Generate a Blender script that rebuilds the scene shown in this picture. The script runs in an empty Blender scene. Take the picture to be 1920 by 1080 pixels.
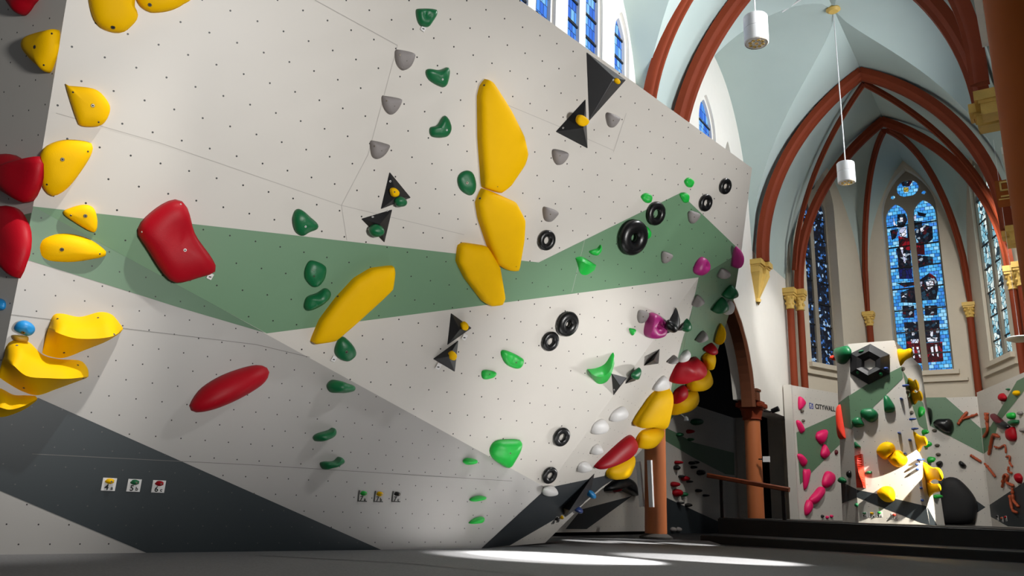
import bpy, bmesh, math, random
import numpy as np
from math import radians, sin, cos, tan, atan, atan2, sqrt, pi, degrees
from mathutils import Vector, Matrix, noise
from mathutils.bvhtree import BVHTree
from mathutils.geometry import tessellate_polygon
random.seed(7)
SC = bpy.context.scene
COL = SC.collection

# ------------------------------------------------------------------ camera
FPX = 1500.0
ROLL = atan(205 / 5540.0)
PITCH = atan(FPX / 5540.0)
EYE = np.array([0, 0, 0.45])
CR = np.array([1.0, 0, 0]); CU = np.array([0, -sin(PITCH), cos(PITCH)]); CF = np.array([0, cos(PITCH), sin(PITCH)])
IR = CR * cos(ROLL) + CU * sin(ROLL)
IU = -CR * sin(ROLL) + CU * cos(ROLL)

def ray(px, py):
    return (IR * (px - 960) + IU * (540 - py) + CF * FPX) / FPX

def on_z(px, py, z):
    r = ray(px, py); return EYE + r * (z - EYE[2]) / r[2]

def on_plane(px, py, n, p0, off=0.0):
    r = ray(px, py); return EYE + r * ((np.dot(n, np.asarray(p0) - EYE) + off) / np.dot(n, r))

cam_d = bpy.data.cameras.new('camera'); cam = bpy.data.objects.new('camera', cam_d); COL.objects.link(cam)
cam_d.sensor_width = 36; cam_d.lens = 36 * FPX / 1920; cam_d.clip_start = 0.05; cam_d.clip_end = 200
m = Matrix.Identity(4)
for i in range(3):
    m[i][0] = IR[i]; m[i][1] = IU[i]; m[i][2] = -CF[i]; m[i][3] = EYE[i]
cam.matrix_world = m
SC.camera = cam

# ------------------------------------------------------------------ church frame: s along the nave, v across, z up
AX = radians(34.3)
UU = np.array([sin(AX), cos(AX), 0.0]); VV = np.array([cos(AX), -sin(AX), 0.0])
ORG = on_z(1230, 1010, 0)

def CW(s, v, z):
    return ORG + UU * s + VV * v + np.array([0, 0, z])

def px_s(px, py, s):
    return on_plane(px, py, UU, ORG + UU * s)

def px_v(px, py, v):
    return on_plane(px, py, VV, ORG + VV * v)

def sv(p):
    q = np.asarray(p) - ORG; return float(q @ UU), float(q @ VV), float(p[2])

# ------------------------------------------------------------------ materials
def lin(c):
    def f(x):
        x /= 255.0
        return x / 12.92 if x <= 0.04045 else ((x + 0.055) / 1.055) ** 2.4
    return (f(c[0]), f(c[1]), f(c[2]), 1.0)

def mat(name, rgb, rough=0.5, metal=0.0, var=0.06, scale=6.0, bump=0.0, bscale=60.0, spec=0.5, coat=0.0):
    m = bpy.data.materials.new(name); m.use_nodes = True
    nt = m.node_tree; b = nt.nodes['Principled BSDF']
    b.inputs['Roughness'].default_value = rough; b.inputs['Metallic'].default_value = metal
    b.inputs['Specular IOR Level'].default_value = spec
    if coat: b.inputs['Coat Weight'].default_value = coat
    c = lin(rgb)
    tc = nt.nodes.new('ShaderNodeTexCoord')
    if var:
        n = nt.nodes.new('ShaderNodeTexNoise'); n.inputs['Scale'].default_value = scale; n.inputs['Detail'].default_value = 4
        nt.links.new(tc.outputs['Object'], n.inputs['Vector'])
        mx = nt.nodes.new('ShaderNodeMix'); mx.data_type = 'RGBA'
        mx.inputs[6].default_value = tuple(x * (1 - var) for x in c[:3]) + (1,)
        mx.inputs[7].default_value = tuple(min(1, x * (1 + var)) for x in c[:3]) + (1,)
        nt.links.new(n.outputs['Fac'], mx.inputs[0]); nt.links.new(mx.outputs[2], b.inputs['Base Color'])
    else:
        b.inputs['Base Color'].default_value = c
    if bump:
        n2 = nt.nodes.new('ShaderNodeTexNoise'); n2.inputs['Scale'].default_value = bscale; n2.inputs['Detail'].default_value = 3
        nt.links.new(tc.outputs['Object'], n2.inputs['Vector'])
        bp = nt.nodes.new('ShaderNodeBump'); bp.inputs['Strength'].default_value = bump; bp.inputs['Distance'].default_value = 0.01
        nt.links.new(n2.outputs['Fac'], bp.inputs['Height']); nt.links.new(bp.outputs['Normal'], b.inputs['Normal'])
    return m

def panel_mat(name, rgb, sx, sy, r=0.008, rough=0.45, hole=(22, 20, 18), var=0.05):
    """painted plywood with a staggered grid of threaded bolt holes (UV in metres)"""
    m = bpy.data.materials.new(name); m.use_nodes = True
    nt = m.node_tree; L = nt.links; b = nt.nodes['Principled BSDF']; b.inputs['Roughness'].default_value = rough
    uv = nt.nodes.new('ShaderNodeUVMap'); uv.uv_map = 'UVMap'
    sp = nt.nodes.new('ShaderNodeSeparateXYZ'); L.new(uv.outputs['UV'], sp.inputs[0])
    def M(op, a, bb=None, c=None):
        n = nt.nodes.new('ShaderNodeMath'); n.operation = op
        for i, x in enumerate((a, bb, c)):
            if x is None: continue
            if isinstance(x, (int, float)): n.inputs[i].default_value = x
            else: L.new(x, n.inputs[i])
        return n.outputs[0]
    y = M('DIVIDE', sp.outputs['Y'], sy); row = M('FLOOR', y)
    st = M('MULTIPLY', M('FLOORED_MODULO', row, 2.0), 0.5)
    x = M('ADD', M('DIVIDE', sp.outputs['X'], sx), st)
    fx = M('MULTIPLY', M('SUBTRACT', M('FRACT', x), 0.5), sx)
    fy = M('MULTIPLY', M('SUBTRACT', M('FRACT', y), 0.5), sy)
    d = M('SQRT', M('ADD', M('MULTIPLY', fx, fx), M('MULTIPLY', fy, fy)))
    mask = M('LESS_THAN', d, r)
    n = nt.nodes.new('ShaderNodeTexNoise'); n.inputs['Scale'].default_value = 1.3; n.inputs['Detail'].default_value = 6
    L.new(uv.outputs['UV'], n.inputs['Vector'])
    c = lin(rgb)
    mx = nt.nodes.new('ShaderNodeMix'); mx.data_type = 'RGBA'
    mx.inputs[6].default_value = tuple(q * (1 - var) for q in c[:3]) + (1,); mx.inputs[7].default_value = tuple(min(1, q * (1 + var)) for q in c[:3]) + (1,)
    L.new(n.outputs['Fac'], mx.inputs[0])
    m2 = nt.nodes.new('ShaderNodeMix'); m2.data_type = 'RGBA'; m2.inputs[7].default_value = lin(hole)
    L.new(mask, m2.inputs[0]); L.new(mx.outputs[2], m2.inputs[6]); L.new(m2.outputs[2], b.inputs['Base Color'])
    return m

def glass_mat(name, kind, strength=1.0):
    """back-lit stained glass: small leaded quarries, UV in metres"""
    m = bpy.data.materials.new(name); m.use_nodes = True
    nt = m.node_tree; L = nt.links; b = nt.nodes['Principled BSDF']
    b.inputs['Base Color'].default_value = (0.01, 0.01, 0.012, 1); b.inputs['Roughness'].default_value = 0.6; b.inputs['Specular IOR Level'].default_value = 0.1
    uv = nt.nodes.new('ShaderNodeUVMap'); uv.uv_map = 'UVMap'
    def ramp(stops, fac, const=True):
        r = nt.nodes.new('ShaderNodeValToRGB'); e = r.color_ramp
        if const: e.interpolation = 'CONSTANT'
        while len(e.elements) < len(stops): e.elements.new(0.5)
        for el, (p, c) in zip(e.elements, stops): el.position = p; el.color = lin(c)
        L.new(fac, r.inputs['Fac']); return r.outputs['Color']
    bands = dict(blue=[(0, (50, 130, 215)), (0.25, (70, 165, 235)), (0.5, (95, 190, 245)), (0.72, (150, 215, 250)), (0.9, (70, 140, 230))],
                 clear=[(0, (50, 110, 220)), (0.3, (80, 150, 240)), (0.55, (130, 195, 252)), (0.8, (70, 135, 235))],
                 dark=[(0, (10, 14, 26)), (0.42, (20, 34, 48)), (0.58, (38, 30, 40)), (0.7, (30, 60, 80)), (0.84, (150, 165, 180)), (0.9, (70, 20, 26))],
                 side=[(0, (10, 16, 30)), (0.35, (18, 30, 46)), (0.5, (24, 40, 64)), (0.66, (16, 18, 26)), (0.8, (60, 110, 180)), (0.93, (150, 180, 210))],
                 pale=[(0, (150, 190, 200)), (0.4, (215, 228, 225)), (0.7, (110, 170, 190)), (0.85, (40, 60, 70))],
                 red=[(0, (60, 8, 14)), (0.5, (130, 14, 26)), (0.8, (90, 10, 16))],
                 white=[(0, (225, 228, 240)), (0.5, (190, 195, 225)), (0.8, (240, 240, 250))],
                 gold=[(0, (170, 150, 60)), (0.5, (210, 200, 120))],
                 deep=[(0, (22, 26, 90)), (0.5, (40, 50, 130)), (0.8, (24, 30, 60))])[kind]
    if kind in ('blue', 'clear'):
        br = nt.nodes.new('ShaderNodeTexBrick'); br.offset = 0.5
        br.inputs['Color1'].default_value = (0, 0, 0, 1); br.inputs['Color2'].default_value = (1, 1, 1, 1); br.inputs['Mortar'].default_value = (0, 0, 0, 1)
        br.inputs['Scale'].default_value = 1.0; br.inputs['Mortar Size'].default_value = 0.006
        br.inputs['Brick Width'].default_value = 0.12 if kind == 'blue' else 0.1; br.inputs['Row Height'].default_value = 0.1 if kind == 'blue' else 0.2
        L.new(uv.outputs['UV'], br.inputs['Vector'])
        col = ramp(bands, br.outputs['Color']); lead = br.outputs['Fac']
    else:
        vo = nt.nodes.new('ShaderNodeTexVoronoi'); vo.inputs['Scale'].default_value = 13 if kind in ('dark', 'side') else 8
        L.new(uv.outputs['UV'], vo.inputs['Vector'])
        sx = nt.nodes.new('ShaderNodeSeparateColor'); L.new(vo.outputs['Color'], sx.inputs[0])
        col = ramp(bands, sx.outputs[0])
        ve = nt.nodes.new('ShaderNodeTexVoronoi'); ve.feature = 'DISTANCE_TO_EDGE'; ve.inputs['Scale'].default_value = vo.inputs['Scale'].default_value
        L.new(uv.outputs['UV'], ve.inputs['Vector'])
        lt = nt.nodes.new('ShaderNodeMath'); lt.operation = 'LESS_THAN'; lt.inputs[1].default_value = 0.05; L.new(ve.outputs['Distance'], lt.inputs[0]); lead = lt.outputs[0]
    mx = nt.nodes.new('ShaderNodeMix'); mx.data_type = 'RGBA'; mx.inputs[7].default_value = (0.004, 0.005, 0.008, 1)
    L.new(lead, mx.inputs[0]); L.new(col, mx.inputs[6])
    L.new(mx.outputs[2], b.inputs['Emission Color']); b.inputs['Emission Strength'].default_value = strength
    return m

MT = {}
MT['Y'] = mat('yellow_polyurethane', (240, 186, 0), 0.6, var=0.04, spec=0.1, bump=0.12, bscale=180)
MT['R'] = mat('red_polyurethane', (165, 6, 26), 0.5, spec=0.2, var=0.08, bump=0.1, bscale=150)
MT['DG'] = mat('dark_green_polyurethane', (10, 102, 58), 0.4, var=0.1, bump=0.15, bscale=140)
MT['BG'] = mat('bright_green_polyurethane', (22, 180, 62), 0.4, var=0.08, bump=0.12, bscale=140)
MT['GY'] = mat('grey_polyurethane', (138, 132, 130), 0.6, var=0.08, bump=0.2, bscale=160)
MT['K'] = mat('black_polyurethane', (14, 14, 15), 0.32, var=0.05, bump=0.08)
MT['KV'] = mat('black_gritty_volume_paint', (32, 32, 34), 0.42, var=0.1, bump=0.1, bscale=220)
MT['GV'] = mat('grey_gritty_volume_paint', (112, 112, 116), 0.5, var=0.05)
MT['P'] = mat('purple_polyurethane', (168, 36, 118), 0.42, var=0.06, bump=0.1)
MT['W'] = mat('white_polyurethane', (222, 220, 218), 0.5, var=0.05, bump=0.15)
MT['PK'] = mat('pink_polyurethane', (238, 20, 105), 0.45, var=0.04)
MT['CO'] = mat('coral_polyurethane', (245, 62, 38), 0.45, var=0.04)
MT['BL'] = mat('blue_polyurethane', (28, 138, 205), 0.45, var=0.08, bump=0.1)
MT['NB'] = mat('navy_polyurethane', (28, 62, 132), 0.45, var=0.05)
MT['OR'] = mat('terracotta_orange_resin', (176, 78, 42), 0.55, var=0.1, bump=0.2)
MT['TN'] = mat('tan_polyurethane', (190, 150, 50), 0.5, var=0.05)
MT['MR'] = mat('maroon_polyurethane', (92, 14, 26), 0.45, var=0.05)
MT['BR'] = mat('brown_grey_polyurethane', (98, 92, 80), 0.6, var=0.05)
MT['bolt'] = mat('zinc_bolt', (120, 112, 98), 0.35, metal=0.9, var=0)
MT['socket'] = mat('dark_socket', (14, 13, 12), 0.6, var=0)
MT['tag'] = mat('white_plastic_tag', (226, 224, 222), 0.5, var=0.03)
MT['plate'] = mat('grey_tag_plate', (160, 157, 153), 0.5, var=0.03)
MT['dstone'] = mat('dark_column_base', (62, 58, 54), 0.7, var=0.1)
MT['ink'] = mat('black_print', (10, 10, 10), 0.6, var=0)
MT['logoblue'] = mat('blue_print', (40, 70, 170), 0.5, var=0)
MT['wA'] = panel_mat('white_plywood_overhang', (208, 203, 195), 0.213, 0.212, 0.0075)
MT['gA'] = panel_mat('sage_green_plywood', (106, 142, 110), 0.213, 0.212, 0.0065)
MT['wB'] = panel_mat('light_grey_plywood_lower', (168, 165, 161), 0.196, 0.133, 0.0055)  # white panel greyed: the lower facet's shade is put into the colour
MT['gB'] = panel_mat('sage_green_plywood_lower', (86, 116, 90), 0.196, 0.133, 0.0055)  # band green darkened the same way, shade painted in
MT['dB'] = panel_mat('slate_plywood_lower', (38, 47, 51), 0.196, 0.133, 0.005, hole=(80, 80, 78))
MT['wF'] = panel_mat('white_plywood_plain', (208, 203, 195), 0.2, 0.2, 0.006)
MT['gF'] = panel_mat('sage_green_plain', (96, 128, 100), 0.2, 0.2, 0.006)
MT['dF'] = panel_mat('slate_plain', (46, 52, 56), 0.2, 0.2, 0.006)
MT['seam'] = mat('panel_joint', (176, 171, 166), 0.8, var=0)
MT['seam2'] = mat('lower_panel_joint', (112, 110, 107), 0.8, var=0)
MT['edge'] = mat('bare_plywood_edge', (150, 120, 84), 0.7, var=0.1)
MT['dark'] = mat('black_void_paint', (16, 15, 15), 0.8, var=0.05)  # near-black base colour of the aisle walls and ceiling
MT['plaster'] = mat('white_wall_plaster', (226, 222, 214), 0.8, var=0.03, bump=0.05, bscale=30)
MT['plasterw'] = mat('warm_wall_plaster', (206, 196, 178), 0.8, var=0.04, bump=0.05, bscale=30)
MT['vault'] = mat('grey_green_vault_plaster', (180, 196, 192), 0.75, var=0.06, scale=1.2, bump=0.06, bscale=14)
MT['rib'] = mat('red_ochre_rib_paint', (126, 52, 26), 0.65, spec=0.2, var=0.1, scale=3, bump=0.1, bscale=40)
MT['brown'] = mat('brown_painted_pier', (150, 78, 30), 0.7, spec=0.1, var=0.08, scale=3)
MT['arch'] = mat('dark_brown_arch_paint', (104, 62, 42), 0.7, spec=0.15, var=0.08, scale=3)
MT['ribp'] = mat('terracotta_column_paint', (188, 108, 62), 0.5, var=0.06, scale=3)
MT['gold'] = mat('ochre_gilded_stone', (214, 178, 92), 0.55, var=0.15, scale=9, bump=0.3, bscale=50)
MT['stone'] = mat('grey_tracery_stone', (150, 142, 128), 0.8, var=0.06)
MT['mat'] = mat('grey_bouldering_mat', (98, 98, 99), 0.75, var=0.45, scale=55, bump=0.25, bscale=220)
MT['matk'] = mat('black_bouldering_mat', (24, 24, 26), 0.7, var=0.3, scale=40, bump=0.2, bscale=150)
MT['black'] = mat('black_vinyl', (18, 18, 19), 0.5, var=0.1)
MT['lead'] = mat('black_lead_bar', (8, 8, 12), 0.5, var=0)
MT['lamp'] = mat('white_lacquer', (240, 240, 240), 0.35, var=0)
MT['wood'] = mat('varnished_handrail_wood', (140, 66, 32), 0.4, var=0.2, scale=12)
MT['steel'] = mat('dark_steel', (30, 30, 32), 0.4, metal=0.6, var=0)
MT['refl'] = mat('faceted_reflector', (200, 180, 140), 0.15, metal=1.0, var=0.3, scale=40, bump=1.0, bscale=45)
for k in ('blue', 'clear', 'dark', 'side', 'pale', 'red', 'white', 'gold', 'deep'):
    MT['gl_' + k] = glass_mat('stained_glass_' + k, k, {'clear': 1.1, 'pale': 1.2}.get(k, 1.0))

# ------------------------------------------------------------------ object helpers
def link(name, bm, mats, parent=None, smooth=False, mw=None, angle=None):
    me = bpy.data.meshes.new(name); bm.normal_update(); bm.to_mesh(me); bm.free()
    for k in (mats if isinstance(mats, (list, tuple)) else [mats]): me.materials.append(MT[k] if isinstance(k, str) else k)
    if smooth:
        for p in me.polygons: p.use_smooth = True
        if angle:
            me.set_sharp_from_angle(angle=angle)
    o = bpy.data.objects.new(name, me); COL.objects.link(o)
    if parent is not None:
        o.parent = parent
    if mw is not None: o.matrix_world = mw
    return o

def tag(o, label=None, cat=None, group=None, kind=None):
    if label: o['label'] = label
    if cat: o['category'] = cat
    if group: o['group'] = group
    if kind: o['kind'] = kind
    return o

def empty(name, loc=(0, 0, 0)):
    o = bpy.data.objects.new(name, None); COL.objects.link(o); o.location = tuple(loc); o.empty_display_size = 0.2
    return o

def child(name, bm, mats, parent, smooth=False, angle=None):
    """mesh given in world coordinates, linked under a thing whose origin is only translated / in parent's local space"""
    o = link(name, bm, mats, None, smooth, None, angle)
    o.parent = parent
    pm = Matrix.Translation(parent.location) if parent.parent is None else Matrix.Translation(parent.parent.location)
    if parent.type == 'EMPTY':
        o.matrix_parent_inverse = Matrix.Translation(-Vector(parent.location))
    return o

def V(p): return Vector((float(p[0]), float(p[1]), float(p[2])))

def bm_box(bm, c, ax, half, mi=0):
    """box at centre c with axis vectors ax (3 unit vectors) and half sizes"""
    vs = []
    for sx in (-1, 1):
        for sy in (-1, 1):
            for sz in (-1, 1):
                vs.append(bm.verts.new(V(np.asarray(c) + np.asarray(ax[0]) * half[0] * sx + np.asarray(ax[1]) * half[1] * sy + np.asarray(ax[2]) * half[2] * sz)))
    for f in ((0, 1, 3, 2), (4, 6, 7, 5), (0, 4, 5, 1), (2, 3, 7, 6), (0, 2, 6, 4), (1, 5, 7, 3)):
        fc = bm.faces.new([vs[i] for i in f]); fc.material_index = mi
    return vs

def bm_lathe(bm, c, prof, seg=24, ax=((1, 0, 0), (0, 1, 0), (0, 0, 1)), mi=0):
    """prof: (radius, height) pairs from bottom to top"""
    A = [np.asarray(a, float) for a in ax]; rings = []
    for r, z in prof:
        if r < 1e-6:
            rings.append([bm.verts.new(V(np.asarray(c) + A[2] * z))]); continue
        rings.append([bm.verts.new(V(np.asarray(c) + A[0] * r * cos(2 * pi * k / seg) + A[1] * r * sin(2 * pi * k / seg) + A[2] * z)) for k in range(seg)])
    for a, b in zip(rings, rings[1:]):
        for k in range(seg):
            k2 = (k + 1) % seg
            if len(a) == 1 and len(b) == 1: continue
            if len(a) == 1: f = bm.faces.new([a[0], b[k2], b[k]][::-1])
            elif len(b) == 1: f = bm.faces.new([a[k], a[k2], b[0]])
            else: f = bm.faces.new([a[k], a[k2], b[k2], b[k]])
            f.material_index = mi
    for rg, fl in ((rings[0], True), (rings[-1], False)):
        if len(rg) > 1:
            f = bm.faces.new(rg[::-1] if fl else rg); f.material_index = mi

def bm_sweep(bm, path, frames, section, mi=0, closed=False, caps=True):
    """path points, frames [(a,b) unit vectors], section [(x,y)]"""
    rings = []
    for p, (a, b) in zip(path, frames):
        rings.append([bm.verts.new(V(np.asarray(p) + np.asarray(a) * x + np.asarray(b) * y)) for x, y in section])
    n = len(section)
    for r0, r1 in zip(rings, rings[1:]):
        for k in range(n):
            f = bm.faces.new([r0[k], r0[(k + 1) % n], r1[(k + 1) % n], r1[k]]); f.material_index = mi
    if caps:
        bm.faces.new(rings[0][::-1]).material_index = mi; bm.faces.new(rings[-1]).material_index = mi

def bm_tube(bm, pts, radii, seg=8, mi=0):
    pts = [np.asarray(p, float) for p in pts]; n = len(pts); frames = []
    up = np.array([0.13, 0.21, 0.97])
    for i in range(n):
        t = pts[min(i + 1, n - 1)] - pts[max(i - 1, 0)]; t /= np.linalg.norm(t) + 1e-9
        a = np.cross(up, t)
        if np.linalg.norm(a) < 1e-3: a = np.cross([1, 0, 0], t)
        a /= np.linalg.norm(a); frames.append((a, np.cross(t, a)))
    rings = []
    for p, (a, b), r in zip(pts, frames, radii):
        rings.append([bm.verts.new(V(p + a * r * cos(2 * pi * k / seg) + b * r * sin(2 * pi * k / seg))) for k in range(seg)])
    for r0, r1 in zip(rings, rings[1:]):
        for k in range(seg):
            f = bm.faces.new([r0[k], r0[(k + 1) % seg], r1[(k + 1) % seg], r1[k]]); f.material_index = mi
    bm.faces.new(rings[0][::-1]).material_index = mi; bm.faces.new(rings[-1]).material_index = mi

def crom(pts, n, closed=True):
    """Catmull-Rom resample of a 2D/3D polyline to n points, even in arc length"""
    P = np.array(pts, float); k = len(P); out = []
    segs = k if closed else k - 1
    for i in range(segs):
        if closed: p0, p1, p2, p3 = P[i - 1], P[i], P[(i + 1) % k], P[(i + 2) % k]
        else: p0, p1, p2, p3 = P[max(i - 1, 0)], P[i], P[i + 1], P[min(i + 2, k - 1)]
        for t in np.linspace(0, 1, 12, endpoint=False):
            out.append(0.5 * ((2 * p1) + (-p0 + p2) * t + (2 * p0 - 5 * p1 + 4 * p2 - p3) * t * t + (-p0 + 3 * p1 - 3 * p2 + p3) * t ** 3))
    if not closed: out.append(P[-1])
    out = np.array(out)
    if closed: out = np.vstack([out, out[:1]])
    d = np.r_[0, np.cumsum(np.linalg.norm(np.diff(out, axis=0), axis=1))]
    q = np.linspace(0, d[-1], n, endpoint=not closed)
    return np.stack([np.interp(q, d, out[:, j]) for j in range(out.shape[1])], 1)

def lerp_poly(pts, n):
    """polyline resample that keeps the corners"""
    P = np.array(pts, float); k = len(P); L = [np.linalg.norm(P[(i + 1) % k] - P[i]) for i in range(k)]; tot = sum(L); out = []
    for i in range(k):
        c = max(2, int(round(n * L[i] / tot)))
        for j in range(c): out.append(P[i] + (P[(i + 1) % k] - P[i]) * j / c)
    return np.array(out)

def area2(P):
    x, y = P[:, 0], P[:, 1]; return 0.5 * float(np.sum(x * np.roll(y, -1) - np.roll(x, -1) * y))

# ------------------------------------------------------------------ facets (planes that holds and paint sit on)
class Facet:
    def __init__(self, pts=None, n=None, p0=None):
        if n is None:
            n = np.cross(np.asarray(pts[1]) - pts[0], np.asarray(pts[2]) - pts[0]); p0 = np.asarray(pts[0])
        n = np.asarray(n, float); n /= np.linalg.norm(n)
        if np.dot(n, EYE - p0) < 0: n = -n
        self.n = n; self.p0 = np.asarray(p0, float)
        e1 = np.cross([0, 0, 1], n); self.e1 = e1 / np.linalg.norm(e1); self.e2 = np.cross(n, self.e1)
    def at(self, px, py, off=0.0): return on_plane(px, py, self.n, self.p0, off)
    def uv(self, p):
        q = np.asarray(p) - self.p0; return float(q @ self.e1), float(q @ self.e2)
    def frame(self, o):
        m = Matrix.Identity(4)
        for i in range(3): m[i][0] = self.e1[i]; m[i][1] = self.e2[i]; m[i][2] = self.n[i]; m[i][3] = o[i]
        return m

def paint(bm, uvl, F, pts3, mi, off=0.0):
    """a planar polygon of 3D points on facet F, offset outward, with UV in metres"""
    vs = [bm.verts.new(V(np.asarray(p) + F.n * off)) for p in pts3]
    loop2 = [Vector(F.uv(p)) for p in pts3]
    if len(vs) > 4:
        tris = tessellate_polygon([[Vector((a.x, a.y, 0)) for a in loop2]])
    else:
        tris = [list(range(len(vs)))]
    for t in tris:
        f = bm.faces.new([vs[i] for i in t]); f.normal_update()
        if f.normal.dot(Vector(F.n)) < 0: f.normal_flip()
        f.material_index = mi
        for lp in f.loops: lp[uvl].uv = F.uv(lp.vert.co)
def wm(o):
    b = o.matrix_basis.copy()
    return wm(o.parent) @ b if o.parent else b

def child(name, bm, mats, parent, smooth=False, angle=None):
    """bm is in world coordinates; it is moved into the parent's space"""
    bm.transform(wm(parent).inverted())
    return link(name, bm, mats, parent, smooth, None, angle)

def top(name, bm, mats, origin, smooth=False, angle=None):
    """a thing of one mesh, origin at its base"""
    bm.transform(Matrix.Translation(-V(origin)))
    o = link(name, bm, mats, None, smooth, None, angle); o.location = V(origin)
    return o

# ------------------------------------------------------------------ holds
def add_bolt(o, bvh, F, org, px, r, white=False):
    """bolt head where the camera ray through px meets the hold"""
    mi = F.frame(org).inverted()
    a = mi @ V(EYE); d = (mi.to_3x3() @ V(ray(*px))).normalized()
    hit = bvh.ray_cast(a, d)
    if hit[0] is None: return
    p, nrm = hit[0], hit[1]
    nrm = (nrm + Vector((0, 0, 0.6))).normalized()
    q = nrm.to_track_quat('Z', 'Y').to_matrix()
    ax = [np.array(q.col[i]) for i in range(3)]
    bm = bmesh.new()
    bm_lathe(bm, np.array(p), [(r * 1.25, -0.004), (r * 1.25, 0.001), (r, 0.0025), (r * 0.62, 0.0025)], 14, ax, 0)
    bm_lathe(bm, np.array(p), [(r * 0.6, 0.0), (r * 0.6, 0.0028), (0, 0.0029)], 8, ax, 1)
    link('bolt', bm, ['tag', 'socket'] if white else ['bolt', 'socket'], o)

def add_tag(o, F, org, px, size=0.05):
    mi = F.frame(org).inverted()
    p = mi @ V(F.at(px[0], px[1], 0.012))
    bm = bmesh.new(); bm_box(bm, np.array(p), ((cos(-.25), sin(-.25), 0), (-sin(-.25), cos(-.25), 0), (0, 0, 1)), (size * .42, size * .5, 0.002))
    bm_box(bm, np.array(p) + np.array([0, -.1 * size, .0022]), ((1, 0, 0), (0, 1, 0), (0, 0, 1)), (size * .2, size * .09, 0.0004), 1)
    link('route_tag', bm, ['tag', 'ink'], o)

def finish(o, label, cat, group):
    tag(o, label, cat, group)
    return o

HOLDS = {}
def hold(F, pts, h, mt, label, group, cat='climbing hold', name='climbing_hold', peak=None, p=2.3, sharp=False, bolts=(), tagpx=None,
         lump=0.0, off=0.25, n=36, rings=8, br=0.011, dent=None, wbolt=False, base=0.0):
    """moulded hold: traced outline on the wall, domed out to height h"""
    P3 = [F.at(x, y, h * off + base) for x, y in pts]
    org = sum(P3) / len(P3); org = org - F.n * (np.dot(F.n, org - F.p0) - base)
    fm = F.frame(org); mi = fm.inverted()
    P2 = np.array([[(mi @ V(q)).x, (mi @ V(q)).y] for q in P3])
    if area2(P2) < 0: P2 = P2[::-1]
    Q = lerp_poly(P2, n) if sharp else crom(P2, n)
    if sharp:      # soften the corners a touch
        Q = (np.roll(Q, 1, 0) + 6 * Q + np.roll(Q, -1, 0)) / 8
    c = Q.mean(0)
    if peak is not None:
        q = mi @ V(F.at(peak[0], peak[1], h + base)); c = np.array([q.x, q.y])
    sd = random.uniform(0, 50)
    bm = bmesh.new(); prev = None
    size = sqrt(abs(area2(Q)))
    for i in range(rings):
        a = (i / rings) * pi / 2
        s = cos(a) ** (2 / p); z = h * sin(a) ** (2 / p)
        ring = []
        for k in range(len(Q)):
            xy = c + (Q[k] - c) * s
            zz = z
            if lump and i:
                f = noise.noise(Vector((xy[0] / size * 2.2 + sd, xy[1] / size * 2.2, sd)))
                xy = xy + (Q[k] - c) * f * lump * 0.5; zz = z * (1 + f * lump)
            if dent is not None and i:
                dd = mi @ V(F.at(dent[0], dent[1], h * .6 + base)); g = np.exp(-((xy[0] - dd.x) ** 2 + (xy[1] - dd.y) ** 2) / (dent[2] ** 2)); zz *= 1 - dent[3] * g
            ring.append(bm.verts.new((xy[0], xy[1], zz)))
        if prev:
            for k in range(len(Q)):
                k2 = (k + 1) % len(Q); bm.faces.new([prev[k], prev[k2], ring[k2], ring[k]])
        else: bm.faces.new(ring[::-1])
        prev = ring
    zt = h
    if dent is not None:
        dd = mi @ V(F.at(dent[0], dent[1], h * .6 + base)); zt *= 1 - dent[3] * np.exp(-((c[0] - dd.x) ** 2 + (c[1] - dd.y) ** 2) / (dent[2] ** 2))
    t = bm.verts.new((c[0], c[1], zt))
    for k in range(len(Q)): bm.faces.new([prev[k], prev[(k + 1) % len(Q)], t])
    bm.normal_update(); bvh = BVHTree.FromBMesh(bm)
    o = link(name, bm, [mt], None, True, fm, radians(50) if sharp else None)
    for i, b in enumerate(bolts): add_bolt(o, bvh, F, org, b, br if i == 0 else br * .5, wbolt)
    if tagpx: add_tag(o, F, org, tagpx)
    return finish(o, label, cat, group)

def volume(F, pts, peak, h, label, group, mts=('KV',), facemats=None, bolts=(), tagpx=None, name='climbing_volume', cat='volume', base=0.0, bev=0.012):
    """plywood volume: straight-edged pyramid over the outline"""
    P3 = [F.at(x, y, base) for x, y in pts]; org = sum(P3) / len(P3)
    fm = F.frame(org); mi = fm.inverted()
    L = [mi @ V(q) for q in P3]; pk = mi @ V(F.at(peak[0], peak[1], base + h))
    ar = area2(np.array([[a.x, a.y] for a in L]))
    fms = list(facemats or [0] * len(L))
    if ar < 0:
        L = L[::-1]; fms = [fms[(len(L) - 2 - i) % len(L)] for i in range(len(L))]
    bm = bmesh.new(); vs = [bm.verts.new((a.x, a.y, 0)) for a in L]; t = bm.verts.new(pk)
    bm.faces.new(vs[::-1])
    for i in range(len(vs)):
        f = bm.faces.new([vs[i], vs[(i + 1) % len(vs)], t]); f.material_index = fms[i]
    bm.normal_update(); bvh = BVHTree.FromBMesh(bm)
    bmesh.ops.bevel(bm, geom=[e for e in bm.edges], offset=bev * 0.5, segments=2, affect='EDGES', profile=0.6)
    o = link(name, bm, list(mts), None, False, fm)
    for b in bolts: add_bolt(o, bvh, F, org, b, 0.008, True)
    if tagpx: add_tag(o, F, org, tagpx, 0.06)
    return finish(o, label, cat, group)

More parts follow.
